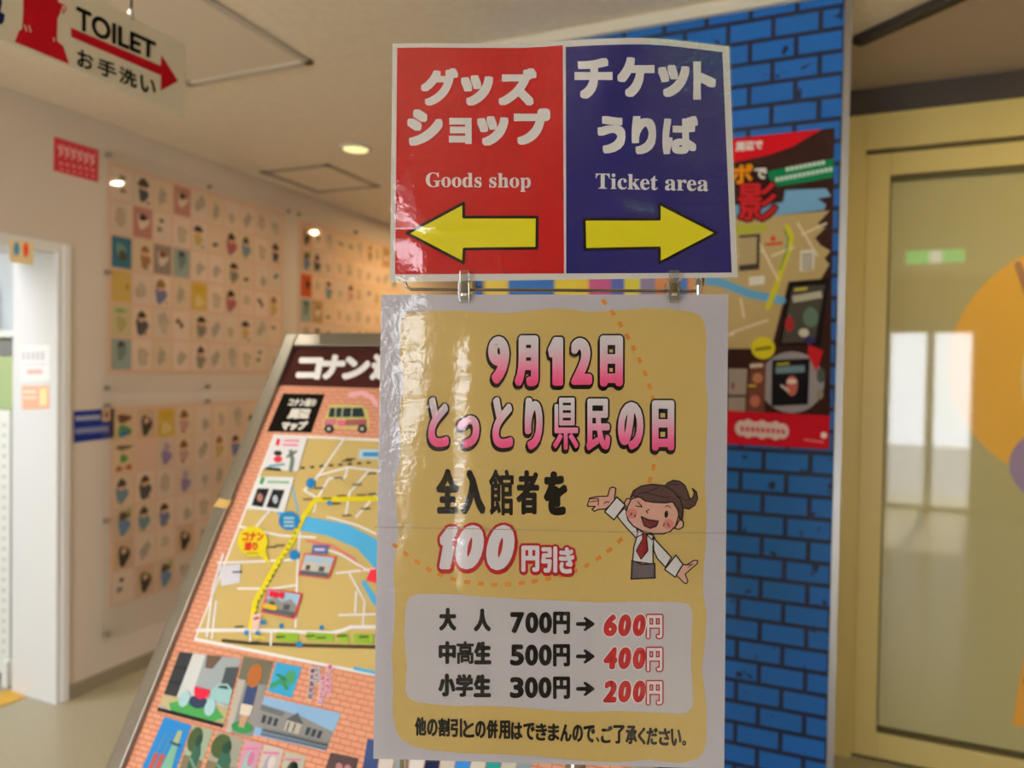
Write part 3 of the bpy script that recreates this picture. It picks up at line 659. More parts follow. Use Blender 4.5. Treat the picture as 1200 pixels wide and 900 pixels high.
# jamb papers (on the jamb face, facing the camera)
JP = Plane((0, Y1 - 0.006, 0), (0, -1, 0))
P = [JP.hit(*q) for q in ((26, 452), (58, 452), (58.5, 478.5), (26.5, 480))]
t = thing('pink_notice', 'small pink notice sheet taped on the white door jamb', 'notice', tuple(P[3])); n = np.array([0, -1.0, 0])
MB().hexa([p + n * 0.0006 for p in P] + [p + n * 0.0022 for p in P], wi('#dd9a84', 1.5), 0.0005).build('sheet', t)
a = Art(JP, 0.0005, base=0.0022); a.poly([(47, 455), (56, 455), (56, 475), (47, 475.5)], wi('#d8c090', 1.5), 1); a.line([(28, 459), (43, 459)], 3, wi('#e8c4b4', 1.5), 1, dots=False); a.line([(28, 466), (44, 466)], 3, wi('#e8bca8', 1.5), 1, dots=False); a.build('print', t)
P = [JP.hit(*q) for q in ((24, 405), (59, 404), (59, 446), (25, 447))]
t = thing('paper_notice', 'white paper notice with grey lettering on the white door jamb', 'notice', tuple(P[3]))
MB().hexa([p + n * 0.0006 for p in P] + [p + n * 0.0016 for p in P], wi('#d8d4d6', 1.6), 0.0004).build('sheet', t)
a = Art(JP, 0.0005, base=0.0016)
for k in range(5): a.line([(28 + 5.6 * k, 412), (28 + 5.6 * k, 422)], 3, wi('#a8a2a6', 1.6), 1, dots=False)
a.line([(28, 427), (55, 427)], 1.6, wi('#b8b2b4', 1.6), 1, dots=False); a.line([(32, 436), (50, 435.5)], 5, wi('#d89a94', 1.5), 1, dots=False); a.build('print', t)
# toilet pictogram card hanging from the lintel
P = [LW.hit(*q) for q in ((9, 281), (37, 285), (37, 311), (9, 307))]; n = np.array([1.0, 0, 0])
t = thing('pictogram_card', 'small cream card with a blue and a red mark on the door lintel', 'sign', tuple(P[3]))
MB().hexa([p + n * 0.0105 for p in P] + [p + n * 0.0125 for p in P], wi('#c9b48c', 1.6), 0.0005).build('sheet', t)
a = Art(LW, 0.0005, base=0.0125); a.ell(17, 292, 3.4, 8, wi('#3f7ca0', 1.8), 1); a.ell(28, 293, 3.0, 9, wi('#c8432c', 1.8), 1); a.build('print', t)
# racks in the side room
m_rack = mat('rack_white', (0.82, 0.83, 0.80), 0.45); m_hole = mat('rack_holes', (0.55, 0.55, 0.48), 0.6)
t = thing('shelf_rack', 'cream shelf rack with a perforated end seen through the doorway', 'shelf rack', (-3.6, 2.3, 0))
b = MB(); b.box((-3.83, 2.13, 0.05), (-3.405, 2.15, 1.28), m_rack, 0.003)
for i in range(24):
    for j in range(8): b.box((-3.80 + j * 0.05, 2.128, 0.10 + i * 0.048), (-3.785 + j * 0.05, 2.1305, 0.115 + i * 0.048), m_hole)
b.build('end_panel', t)
for z in (0.08, 0.45, 0.82, 1.2, 1.62): MB().box((-4.3, 2.16, z), (-3.36, 2.55, z + 0.03), m_rack, 0.003).build('shelf', t)
for x in (-4.28, -3.37): MB().box((x - 0.02, 2.52, 0), (x + 0.02, 2.56, 1.95), m_rack, 0.003).build('upright', t)
MB().box((-3.43, 2.11, 0), (-3.39, 2.2, 0.12), m_rack, 0.004).build('foot', t)
for z, c, h in ((0.11, '#3c3a2c', .28), (0.48, '#b09a4c', .25), (0.85, '#9aa480', .26), (1.23, '#8c9a70', .3)):
    o = MB().box((-4.1, 2.2, z), (-3.385, 2.5, z + h), wi(c, 1.6), 0.01).build('storage_box')
    tag(o, {'#3c3a2c': 'dark box on the lowest shelf', '#b09a4c': 'yellow-brown box on the second shelf', '#9aa480': 'pale green box on the middle shelf', '#8c9a70': 'green box on the upper shelf'}[c] + ' of the side room rack', 'box', 'boxes on the shelf rack')
slab('wall_side_room_screen', (-4.3, 2.62, 1.66), (-3.34, 2.66, ZC), mat('cool_white', (0.8, 0.86, 0.9), 0.6))
P = [FL.hit(*q) for q in ((-40, 826), (12, 809), (30, 818), (-40, 843))]
o = MB().hexa([p + np.array([0, 0, .0005]) for p in P] + [p + np.array([0, 0, .006]) for p in P], mat('orange_mat', (0.72, 0.42, 0.06), 0.6, noise=(40, .15)), 0.001).build('floor_mat')
tag(o, 'orange-yellow mat lying on the floor in the doorway', 'mat')

# ------------------------------------------------------------------ hanging toilet sign
XT = -1.35
TP = Plane((XT, 0, 0), (1, 0, 0))
def tq(*pts): return [TP.hit(*p) for p in pts]
C1 = TP.hit(217.5, 52); C2 = TP.hit(217.5, 136.5); zt2, zb2, yr = C1[2], C2[2], C1[1]
t = thing('hanging_sign', 'grey-white toilet sign with a red arrow hanging from the ceiling', 'sign', (XT, 0.8, zt2))
m_sg = mat('sign_board', [min(.92, v * 1.85) for v in lin('#a8a294')], 0.5)
MB().box((XT - 0.006, yr - 0.72, zb2), (XT, yr, zt2), m_sg, 0.0015).build('board', t)
for y in (TP.hit(155, 22)[1], yr - 0.61):
    MB().tube([(XT - 0.003, y, zt2 - 0.012), (XT - 0.003, y, ZC)], 0.0025, m_dark, 8).build('hanging_wire', t)
    MB().lathe((XT - 0.003, y, zt2), [(0.004, -0.008), (0.006, 0.0), (0.006, 0.012), (0.003, 0.016)], m_alu, 12).build('hook', t)
a = Art(TP, 0.0004, base=0.0003); k1 = wi('#14120e', 1.0); rd = wi('#8c0d18', 1.5)
def tpx(y, z):
    c = RW.T @ (np.array([XT, y, z]) - CAM); return (600 + FPX * c[0] / c[2], 450 - FPX * c[1] / c[2])
def yz(px, py): q = TP.hit(px, py); return q[1], q[2]
def box4(pl, pr, ptop_at, pbot_at):  # quad on the sign: y from two photo points, z from two
    y0, y1 = yz(*pl)[0], yz(*pr)[0]; z1, z0 = yz(*ptop_at)[1], yz(*pbot_at)[1]
    return [tpx(y0, z1), tpx(y1, z1), tpx(y1, z0), tpx(y0, z0)]
a.text('TOILET', [(89, 6.5), (182.5, 50), (182, 71), (89, 34)], k1, 2, 1.0)
a.build('english_lettering', t); a = Art(TP, 0.0004, base=0.0003)
for i, ch in enumerate('お手洗い'):
    x0, x1 = [(90, 109), (114, 136), (139, 160), (164, 182)][i]; sl = 0.42
    yb = 56 + (x0 - 90) * sl
    a.text(ch, [(x0, yb), (x1, yb + (x1 - x0) * sl), (x1, yb + 20 - i * .6 + (x1 - x0) * sl), (x0, yb + 21 - i * .6)], k1, 2, 0.6)
a.build('japanese_lettering', t)
a = Art(TP, 0.0004, base=0.0003)
a.poly([(83, 32.5), (188, 77), (189, 64.5), (208.5, 95), (188, 106.5), (188.5, 88.5), (83, 43)], rd, 1)
a.build('arrow', t)
a = Art(TP, 0.0004, base=0.0003)     # plain bust pictograms
a.poly([(27, -40), (66, -30), (68, 2), (73, 6), (70, 16), (67, 22), (66.5, 48), (74, 54), (80.5, 75), (17, 49), (22, 36), (25.5, 34), (27, 14)], rd, 1)
for q in ([(28, 29), (31, 37)], [(33, 30), (36, 38)], [(62.5, 44), (63, 49)]): a.line(q, 1.1, wi('#b4ad9e', 1.6), 2)
for q in ([(67, 3), (73, 5), (77.5, 9.5), (75, 15)], [(69, 6), (74, 11), (73, 17)]): a.line(q, 1.2, rd, 1)
a.poly([(-30, -20), (1, -10), (2, 4), (0, 14), (5.5, 17), (4, 26), (1, 29), (-30, 18)], wi('#16204e', 1.5), 1)
a.build('pictogram', t)

# ------------------------------------------------------------------ slanted information board with a town map
BD, TILT, BW, BL = 1.60, math.radians(30), 0.905, 0.98
P0 = CAM + ray(338, 393) * BD
ux = np.array([1.0, 0, 0]); uv = np.array([0, math.sin(TILT), math.cos(TILT)]); un = np.array([0, -math.cos(TILT), math.sin(TILT)])
MP = Plane(P0, un)
def bpt(u, v, w=0.0): return P0 + ux * u + uv * v + un * w      # v is negative downwards
bt = thing('information_board', 'slanted town map board in a metal frame behind the sign stand', 'information board', tuple(bpt(BW / 2, -BL) * np.array([1, 1, 0])))
fwid = 0.033
b = MB(); b.obox(bpt(0.01, -BL + 0.01, -0.018), ux * (BW - 0.02), uv * (BL - 0.02), un * 0.015, mat('board_back', (0.3, 0.3, 0.3), 0.6)); b.build('back_panel', bt)
def rail(u0, v0, u1, v1): b = MB(); b.obox(bpt(u0, v0, -0.02), ux * (u1 - u0), uv * (v1 - v0), un * 0.030, mat('frame_steel', (0.29, 0.29, 0.285), 0.32, 1.0), 0.004); return b.build('frame_rail', bt)
rail(0, -BL, fwid, 0); rail(BW - fwid, -BL, BW, 0); rail(fwid, -0.034, BW - fwid, 0); rail(fwid, -BL, BW - fwid, -BL + fwid)
for u in (0.12, BW - 0.12):
    q = bpt(u, -0.30, -0.03); lo_ = bpt(u, -BL + 0.1, -0.03)
    MB().tube([tuple(q), (q[0], q[1] + 0.02, 0.0)], 0.016, m_alu, 12).build('leg', bt)
    MB().tube([tuple(lo_), (lo_[0], lo_[1] + 0.02, 0.0)], 0.016, m_alu, 12).build('leg', bt)
GM = 0.92
def mi(h, g=GM): return ink(h, g)
m_obr = bricks('orange_brick_print', '#d69c80', '#d2947a', '#b4705a', 0.020, 0.0085, 0.0010, GM, (tuple(ux), tuple(uv)), 0.6)
def bpx(u, v):
    c = RW.T @ (bpt(u, v) - CAM); return (600 + FPX * c[0] / c[2], 450 - FPX * c[1] / c[2])
def buv(px, py): q = MP.hit(px, py) - P0; return q @ ux, q @ uv
EM = 0.0004
a = Art(MP, EM); a.poly([bpx(fwid, -0.034), bpx(BW - fwid, -0.034), bpx(BW - fwid, -BL + fwid), bpx(fwid, -BL + fwid)], m_obr, 0); a.build('brick_print_sheet', bt)
ur = BW - fwid - 0.002
def rgt(px, py): return bpx(ur, buv(px, py)[1])
a = Art(MP, EM)
vt, vb = buv(353, 407)[1], buv(334, 452)[1]
a.poly([bpx(fwid, vt), bpx(ur, vt), bpx(ur, vb), bpx(fwid, vb)], mi('#40201f'), 1)
a.texts([('コ', 346, 419, 375, 445), ('ナ', 374, 416, 402, 445), ('ン', 400, 418, 431, 445), ('通', 433, 415, 462, 446), ('り', 466, 416, 490, 446), ('マ', 500, 418, 526, 446), ('ッ', 532, 424, 554, 446), ('プ', 560, 416, 588, 446)], mi('#efeff2', 1.0), 3, 2.2, slant=5)
a.build('title_band', bt)
a = Art(MP, EM)
a.poly([(332, 461), (381, 462), (365, 507), (313, 506)], mi('#15110f'), 1)
a.text('コナン通り', [(340, 467), (372, 468), (369, 476.5), (337, 476)], mi('#e0dcd8'), 2, 0.6)
a.text('周辺', [(341, 479), (366, 479), (361.5, 491), (336, 491)], mi('#e6e2de'), 2, 1.0)
a.text('マップ', [(332, 494), (362, 493.5), (358, 504.5), (328, 504.5)], mi('#e6e2de'), 2, 0.9)
a.build('map_title_label', bt)
a = Art(MP, EM)   # little bus picture
a.poly([(382, 487), (386, 476), (391, 474), (424, 475), (431, 481), (433, 494), (432, 503), (378, 502), (378, 494)], mi('#c9c178'), 1)
a.poly([(387, 478), (425, 478), (428, 489), (385, 489)], mi('#2e3a3e'), 2)
for x in (394, 402, 413): a.line([(x, 478), (x - 1, 489)], 1.3, mi('#c9c9a8'), 3, dots=False)
a.poly([(381, 491), (395, 491), (393, 499), (379, 499)], mi('#c4788a'), 2); a.poly([(405, 492), (430, 491), (430, 499), (404, 499)], mi('#9a5a5e'), 2); a.ell(400, 496, 5, 4, mi('#d86a90'), 3)
for x in (386, 425): a.ell(x, 503, 5.5, 5, mi('#22262a'), 4); a.ell(x, 503, 2.4, 2.2, mi('#b8b8b4'), 5)
a.line([(411, 463), (425, 461), (436, 466), (441, 474)], 6, mi('#e8b0c0'), 2)
a.build('bus_picture', bt)
# the map itself
a = Art(MP, EM)
tan, whi = mi('#c4ae72'), mi('#efeef2')
a.poly([(321, 509), rgt(440, 509), rgt(437, 792), (437, 792), (227, 751)], whi, 1)
a.poly([(323, 512), rgt(440, 512), rgt(437, 788), (437, 788.5), (230.5, 747.5)], tan, 2)
def road(pts, w=2.6): a.line(pts, w, whi, 4)
wat = mi('#4fa8e0')
a.poly([(322, 597), (351, 604), (368, 607), (409, 615), (443, 633), (470, 650), (560, 700), (560, 725), (500, 720), (440, 667), (419, 643), (384, 628), (352, 622), (330, 608)], wat, 3)
a.poly([(423, 682), (428, 680), (442, 700), (441, 712), (436, 706)], wat, 3); a.line([(343, 571), (350, 600)], 2, wat, 3)
a.poly([(415, 781), (437, 786), (480, 795), (480, 800), (415, 785)], wat, 3)
for p in ([(404, 514), (372, 560), (357, 575), (373, 584), (386, 561), (405, 560), (408, 548), (444, 552)], [(408, 548), (372, 558)], [(432, 553), (410, 578), (406, 603)], [(444, 577), (418, 606)], [(373, 584), (368, 600)], [(280, 617), (330, 628), (370, 630)], [(318, 597), (282, 640)],
          [(352, 624), (349, 672), (347, 735)], [(256, 660), (310, 658), (349, 656)], [(280, 690), (320, 690), (348, 686)], [(395, 672), (440, 667)], [(410, 672), (428, 705), (426, 732)], [(418, 694), (417, 718)], [(398, 721), (440, 720)], [(243, 746), (250, 690), (262, 650)], [(249, 748), (254, 705)], [(294, 738), (294, 752)], [(319, 739), (318, 756)],
          [(384, 606), (420, 616), (441, 626)], [(372, 640), (400, 650), (430, 668), (444, 674)]): road(p, 2.4)
for p in ([(444, 552), (520, 549), (640, 556), (770, 560)], [(444, 577), (530, 590), (640, 588), (765, 600)], [(470, 520), (490, 560), (500, 640)], [(560, 516), (566, 590), (600, 690), (610, 760)], [(650, 515), (648, 588), (690, 700)], [(520, 650), (620, 660), (750, 665)], [(575, 705), (690, 712), (740, 716)], [(440, 585), (470, 600), (480, 640)], [(500, 735), (510, 785)], [(700, 540), (715, 640), (720, 740)]): road(p, 2.6)
a.line([(442, 585), (520, 572), (640, 572), (770, 580)], 5.0, mi('#dfcf2a'), 6)
for p in ([(500, 522), (540, 522), (538, 540), (498, 540)], [(600, 610), (640, 611), (636, 640), (596, 638)], [(670, 620), (700, 621), (698, 650), (668, 648)]): a.poly(p, mi('#d6d8e8'), 5)
road([(232, 739), (294, 738.5), (340, 740), (388, 742), (402, 739), (412, 735), (450, 735), (560, 738)], 4.2)
a.poly([(258, 664), (283, 661), (282, 683), (260, 687)], mi('#d6d8e8'), 5)
a.poly([(325, 741), (350, 742), (350, 753), (324, 751)], mi('#8db43e'), 5)
for x0, x1 in ((360, 392), (397, 410), (415, 438), (445, 480)): a.poly([(x0, 741 + (x0 - 360) * .03), (x1, 742 + (x1 - 360) * .03), (x1, 751 + (x1 - 360) * .05), (x0, 751 + (x0 - 360) * .05)], mi('#8db43e'), 5)
a.line([(262, 751), (294, 754), (350, 756.5), (440, 758.5), (560, 764)], 4.0, mi('#4a4030'), 4)
a.dash([(353, 549), (400, 545), (444, 542)], 2.4, 6, 5, mi('#40382c'), 5)
a.line([(360, 634), (390, 640), (415, 655), (425, 668)], 2.6, mi('#d8707a'), 4)
yel = mi('#dfcf2a')
a.line([(442, 585), (400, 585.5), (371, 586), (357, 605), (342, 637), (325, 661), (300, 706), (295, 735)], 6.0, yel, 6)
a.dash([(353, 611), (340, 640), (328, 662), (304, 705), (298, 733)], 2.6, 3, 4, mi('#3c7a34'), 7)
a.dash([(352, 608), (345, 622)], 3, 3, 4, mi('#c84a3a'), 7)
for x, y in ((412, 539), (398, 561), (437, 556), (375, 573), (402, 582), (425, 581), (438, 580), (395, 591), (385, 585), (430, 597), (408, 605), (362, 586), (330, 640), (320, 642), (280, 671), (408, 541), (420, 569), (282, 735), (330, 747), (365, 746), (378, 748), (402, 746), (428, 747), (300, 753)):
    a.line([(x - 6, y), (x + 5, y - .4)], 1.7, mi('#4a4234'), 8, dots=False)
for x, y, rx, ry in ((340, 611, 12.5, 11), (346, 651, 6, 6), (365, 567, 5.2, 6.0), (387, 590, 3, 3), (310, 730, 3, 3), (331, 734, 2.6, 3), (378, 736, 2.6, 3), (352, 756, 4, 3.5), (290, 742, 2.6, 3), (303, 744, 3, 4)): a.ell(x, y, rx, ry, mi('#2878b8'), 8)
for dy in (-3, 1.5, 6): a.line([(334, 611 + dy), (346, 611 + dy)], 2.2, mi('#a8ccd8'), 9, dots=False)
a.poly([(422, 527), (444, 527), (444, 539), (420, 538)], mi('#bcd8ee'), 5); a.line([(426, 533), (444, 533)], 5, mi('#3f88c4'), 6, dots=False)
a.poly([(368, 639), (386, 640), (384, 650), (366, 649)], mi('#5a64a4'), 8); a.line([(370, 644.5), (382, 645)], 3, mi('#cdd0e4'), 9, dots=False)
a.poly([(435, 668), (444, 667), (443, 684), (430, 681)], mi('#d8384e'), 8)
a.poly([(296, 721), (308, 719), (304, 740), (297, 737)], mi('#e6c8c4'), 8); a.line([(299, 726), (305, 724)], 3, mi('#b84a50'), 9, dots=False); a.line([(298, 746), (312, 748)], 3, mi('#dccc4a'), 8, dots=False)
# speech balloon
a.poly([(304, 650), (312, 645), (318, 664)], yel, 7); a.ell(297.5, 635, 17.5, 17.5, yel, 8)
a.text('コナン', [(286, 624), (311, 624), (310, 635), (285, 635)], mi('#c0392b'), 9, 0.7); a.text('通り', [(288, 636), (304, 636), (303, 646), (287, 646)], mi('#c0392b'), 9, 0.7)
a.line([(290, 649), (304, 649)], 1.4, mi('#8a8030'), 9, dots=False)
a.build('map_print', bt)
a = Art(MP, EM)   # legend cards and inset photos on the map
a.poly([(324, 512), (361, 514), (350, 553), (308, 550)], mi('#e8e8f0'), 8)
a.line([(328, 515), (326, 523)], 4, mi('#d02838'), 9, dots=False)
for y in (517, 522): a.line([(334 - .3 * (y - 517), y), (352 - .3 * (y - 517), y + .6)], 2.6, mi('#e08aa4'), 9, dots=False)
a.poly([(313, 548), (330, 549.5), (331, 553), (311, 551)], mi('#2a2a2c'), 9); a.ell(327, 539, 5, 4, mi('#d04048'), 9); a.ell(327, 532, 5, 3, mi('#28282c'), 10); a.line([(317, 547), (334, 545)], 2.6, mi('#5fa0b4'), 9)
a.line([(342, 552), (344, 540), (342, 530)], 5, mi('#6c7c78'), 9); a.line([(338, 536), (348, 530)], 3, mi('#5c6c68'), 9)
a.build('legend_card', bt); a = Art(MP, EM)
a.poly([(304, 559), (346, 560), (334, 601), (290, 597)], mi('#e8ecf2'), 8); a.line([(310, 560), (307, 568)], 4, mi('#1f8a4a'), 9, dots=False); a.line([(315, 565.5), (340, 566)], 3, mi('#8abca0'), 9, dots=False)
a.poly([(303, 573), (317, 573.5), (309, 595), (296, 593)], mi('#24242a'), 9); a.poly([(321, 574), (335, 575), (327, 597), (313, 595)], mi('#24242a'), 9); a.ell(306, 584, 3.5, 5, mi('#a87a6c'), 10); a.ell(324, 586, 3, 5, mi('#b4c0cc'), 10)
a.build('legend_card', bt)
for q, sky, bld in (([(358, 649), (395, 653), (387, 679), (350, 675)], '#a8c4dc', '#c8c4bc'), ([(315, 690), (356, 696), (347, 726), (307, 718)], '#9cc0e0', '#8a8a8c')):
    a = Art(MP, EM); q = np.array(q, float); c = q.mean(0); a.poly([tuple(p) for p in q], mi('#d8404c'), 8); q = c + (q - c) * 0.9; a.poly([tuple(p) for p in q], mi(sky), 9)
    L = lambda u, v: tuple((q[0] * (1 - u) + q[1] * u) * (1 - v) + (q[3] * (1 - u) + q[2] * u) * v)
    a.poly([L(.0, .45), L(.3, .3), L(.5, .45), L(.75, .25), L(1, .5), L(1, .8), L(0, .8)], mi(bld), 10); a.poly([L(.0, .78), L(1, .78), L(1, 1), L(0, 1)], mi('#5a6068'), 11)
    a.poly([L(.15, .5), L(.3, .5), L(.3, .75), L(.15, .75)], mi('#4a4a50'), 11); a.poly([L(.6, .5), L(.8, .5), L(.8, .75), L(.6, .75)], mi('#505560'), 11)
    if bld == '#c8c4bc': a.build('inset_photo', bt)
a.line([(313, 711), (324, 713)], 6, mi('#d8b438'), 12); a.text('現在地', [(318, 692.5), (336, 695), (334, 703), (316, 700)], mi('#d02838'), 12, 0.6)
a.build('inset_photo', bt)
# photo prints under the map
def photo(pts, sky): a = Art(MP, EM); q = np.array(pts, float); a.poly(pts, mi(sky), 2); return a, (lambda u, v: tuple((q[0] * (1 - u) + q[1] * u) * (1 - v) + (q[3] * (1 - u) + q[2] * u) * v))
def P_(a, L, uvs, c, l): a.poly([L(u, v) for u, v in uvs], mi(c), l)
def E_(a, L, u, v, ru, rv, c, l): a.poly([L(u + ru * math.cos(k * .5236), v + rv * math.sin(k * .5236)) for k in range(12)], mi(c), l)
a, L = photo([(211, 764), (283, 772), (262, 853), (185, 833)], '#d4d8dc')
P_(a, L, [(0, 0), (.22, 0), (.2, .75), (0, .75)], '#3a3e44', 3)
for v in (.25, .5): a.line([L(0, v), L(.21, v)], 1.2, mi('#1e2024'), 4, dots=False)
P_(a, L, [(.42, 0), (1, 0), (1, .7), (.42, .6)], '#a0aab4', 3); P_(a, L, [(.8, .15), (1, .12), (1, .6), (.8, .55)], '#4c545c', 4); P_(a, L, [(.45, 0), (.7, 0), (.6, .2), (.48, .2)], '#68584e', 4)
P_(a, L, [(0, .72), (1, .7), (1, .95), (0, .92)], '#b8ac88', 3); P_(a, L, [(.12, .84), (.3, .74), (.8, .72), (.98, .86), (.8, .97), (.2, .96)], '#4a9a58', 4)
P_(a, L, [(.68, .52), (.76, .40), (.9, .38), (1, .46), (1, .66), (.7, .66)], '#9cc8d0', 5); P_(a, L, [(.76, .46), (.8, .42), (.9, .41), (.94, .46)], '#3c4a50', 6)
P_(a, L, [(.42, .5), (.68, .52), (.66, .62), (.56, .68), (.46, .64)], '#d8304c', 7); P_(a, L, [(0, .94), (1, .95), (1, 1), (0, 1)], '#2c2c30', 5)
E_(a, L, .33, .72, .08, .13, '#a8d0dc', 7); E_(a, L, .74, .76, .08, .13, '#a8d0dc', 7); E_(a, L, .54, .72, .14, .1, '#34405c', 6)
a.build('street_photo', bt)
a, L = photo([(286, 769), (321, 776), (296, 864), (265, 858)], '#8c8c90'); P_(a, L, [(0, 0), (1, 0), (1, .3), (0, .35)], '#6c6c60', 3); P_(a, L, [(.0, .3), (.25, .3), (.2, 1), (0, 1)], '#b4b0ac', 3)
E_(a, L, .55, .9, .4, .08, '#3a8a54', 4); P_(a, L, [(.35, .35), (.7, .35), (.72, .62), (.35, .62)], '#3a4c78', 5); P_(a, L, [(.32, .6), (.75, .6), (.72, .74), (.34, .74)], '#d8d0c4', 5); P_(a, L, [(.4, .74), (.66, .74), (.62, .9), (.42, .9)], '#c09a80', 5); E_(a, L, .52, .22, .24, .16, '#a8683c', 5)
a.build('street_photo', bt)
a, L = photo([(324, 776), (354, 782), (342, 818), (314, 810)], '#3f9fd4'); a.line([L(.1, .8), L(.4, .55), L(.7, .75)], 5, mi('#3c8a64'), 4); E_(a, L, .7, .4, .2, .24, '#4a9468', 4); a.line([L(.2, .4), L(.6, .5)], 3, mi('#2f7a58'), 5)
a.build('statue_photo', bt)
a, L = photo([(310, 816), (400, 836), (382, 880), (297, 861)], '#8cb4e0'); P_(a, L, [(0, .2), (.3, .25), (.55, .3), (1, .5), (1, .9), (0, .8)], '#8a8c90', 3); P_(a, L, [(0, .22), (.32, .28), (.3, .4), (0, .35)], '#6a7078', 4)
P_(a, L, [(.36, .45), (.48, .22), (.6, .48)], '#5c6068', 5); P_(a, L, [(.38, .46), (.58, .48), (.58, .75), (.38, .72)], '#b8b4ac', 5)
for u in (.42, .5): a.line([L(u, .5), L(u, .72)], 1.6, mi('#3c4048'), 6, dots=False)
for u in (.06, .14, .22, .66, .74, .82): P_(a, L, [(u, .45 + .1 * u), (u + .05, .45 + .1 * u), (u + .05, .65 + .1 * u), (u, .65 + .1 * u)], '#3f4650', 5)
for k in range(4): a.line([L(.1, .78 + .055 * k), L(1, .8 + .05 * k)], 1.5, mi('#44484e' if k % 2 else '#787c82'), 5, dots=False)
a.build('station_photo', bt)
LOW = [([(193, 840), (225, 850), (199, 925), (157, 922)], '#2f7fc8'), ([(227, 850), (250, 856), (226, 928), (203, 925)], '#9cae9c'), ([(255, 858), (286, 866), (266, 935), (230, 930)], '#9a9c94'), ([(288, 867), (308, 872), (290, 935), (270, 935)], '#c89ab4'), ([(310, 872), (333, 878), (318, 938), (293, 936)], '#c8bcbc'), ([(335, 881), (359, 886), (345, 940), (321, 938)], '#b8bcae')]
for k, (q, sky) in enumerate(LOW):
    a, L = photo(q, sky)
    if k == 0:
        for u in (.18, .38): P_(a, L, [(u, .5), (u + .15, .5), (u + .15, .95), (u, .95)], '#a8584a', 3); a.line([L(u + .1, .2), L(u + .05, .5)], 1.5, mi('#5a84b0'), 3)
        P_(a, L, [(.62, .35), (.8, .35), (.92, .98), (.5, .98)], '#7ab09c', 4); P_(a, L, [(.63, .12), (.78, .12), (.8, .32), (.6, .32)], '#a4b48c', 4); a.line([L(.55, .31), L(.86, .33)], 2.4, mi('#404a40'), 5)
        a.build('statue_photo', bt)
    elif k in (1, 2):
        P_(a, L, [(0, .45), (1, .5), (1, 1), (0, 1)], '#7a7260', 3); E_(a, L, .3, .2, .35, .2, '#4a5c3c', 3); P_(a, L, [(.35, .3), (.6, .2), (.8, .4), (.75, .95), (.35, .95)], '#3c6458', 4); E_(a, L, .52, .2, .16, .1, '#2c4a40', 5); a.line([L(.4, .5), L(.8, .65)], 3, mi('#70948a'), 5)
        a.build('statue_photo', bt)
    else:
        E_(a, L, .5, .45, .28, .3, ['#9cc0c4', '#a8a4b8', '#3a4a3c'][k - 3], 3); E_(a, L, .6, .3, .18, .14, ['#c87aa4', '#d8d0d4', '#2a2a28'][k - 3], 4); E_(a, L, .35, .65, .22, .16, ['#7ab0b4', '#c0809c', '#4a8a4c'][k - 3], 4); a.line([L(.1, .15), L(.8, .1)], 2.4, mi('#d87aa0'), 4)
        a.build('street_photo', bt)
a = Art(MP, EM)   # vertical handwriting
pk, bw = mi('#c2407c'), mi('#f2e8ea')
def vtext(s_, x0, y0, dx, dy, sz, m_):
    for i, ch in enumerate(s_): a.texts([(ch, x0 + dx * i - sz / 2, y0 + dy * i, x0 + dx * i + sz / 2, y0 + dy * i + sz * 1.0)], m_, 4, 0.4, 0.9, bw)
vtext('オレたちの', 387, 779, -0.7, 7.6, 6.4, pk); vtext('オブジェに', 379, 792, -0.7, 6.8, 6.0, mi('#b84a86')); vtext('いくつ', 373, 782, -0.6, 6.6, 5.6, mi('#5a4a70')); vtext('会えるかな', 367, 783, -0.7, 7.6, 6.2, mi('#5a4a70'))
a.build('handwriting', bt)
a = Art(MP, EM); a.poly([(388, 882), (420, 889), (412, 925), (376, 918)], mi('#54464c'), 3); a.ell(398, 899, 4, 5, mi('#b07a84'), 4); a.ell(408, 901, 4, 5, mi('#b07a84'), 4)
for k, c in enumerate(('#3c4e84', '#d8d0cc', '#98a0a8', '#e4e0da', '#1c2448', '#d4ccc4', '#3a86d8', '#d6d0c4', '#2a8c90', '#c8c4b8', '#8a9aa8')):
    x = 425 + 18 * k; a.poly([(x + 6, 866), (x + 22, 868), (x + 14, 925), (x - 3, 922)], mi(c), 3)
a.build('small_pictures', bt)
q = [bpt(*buv(*p), 0.0105) for p in ((261, 586), (275.5, 589), (270, 598), (254, 596))]
MB().hexa([p for p in q] + [p + un * 0.0004 for p in q], mi('#c8a868')).build('tape', bt)

# ------------------------------------------------------------------ the sign stand in front
D0 = 0.63
yaw = math.radians(2.0)
Fh = np.array([CF[0], CF[1], 0]); Fh /= np.linalg.norm(Fh); Rh = np.array([Fh[1], -Fh[0], 0])
Sr = math.cos(yaw) * Rh - math.sin(yaw) * Fh; Sn = -(math.cos(yaw) * Fh + math.sin(yaw) * Rh); Su = np.array([0, 0, 1.0])
SO = CAM + CF * D0
SP = Plane(SO, Sn)
PXM = D0 / FPX       # metres per photo pixel on the signs
def S(px, py, w=0.0): return SP.hit(px, py) + Sn * w

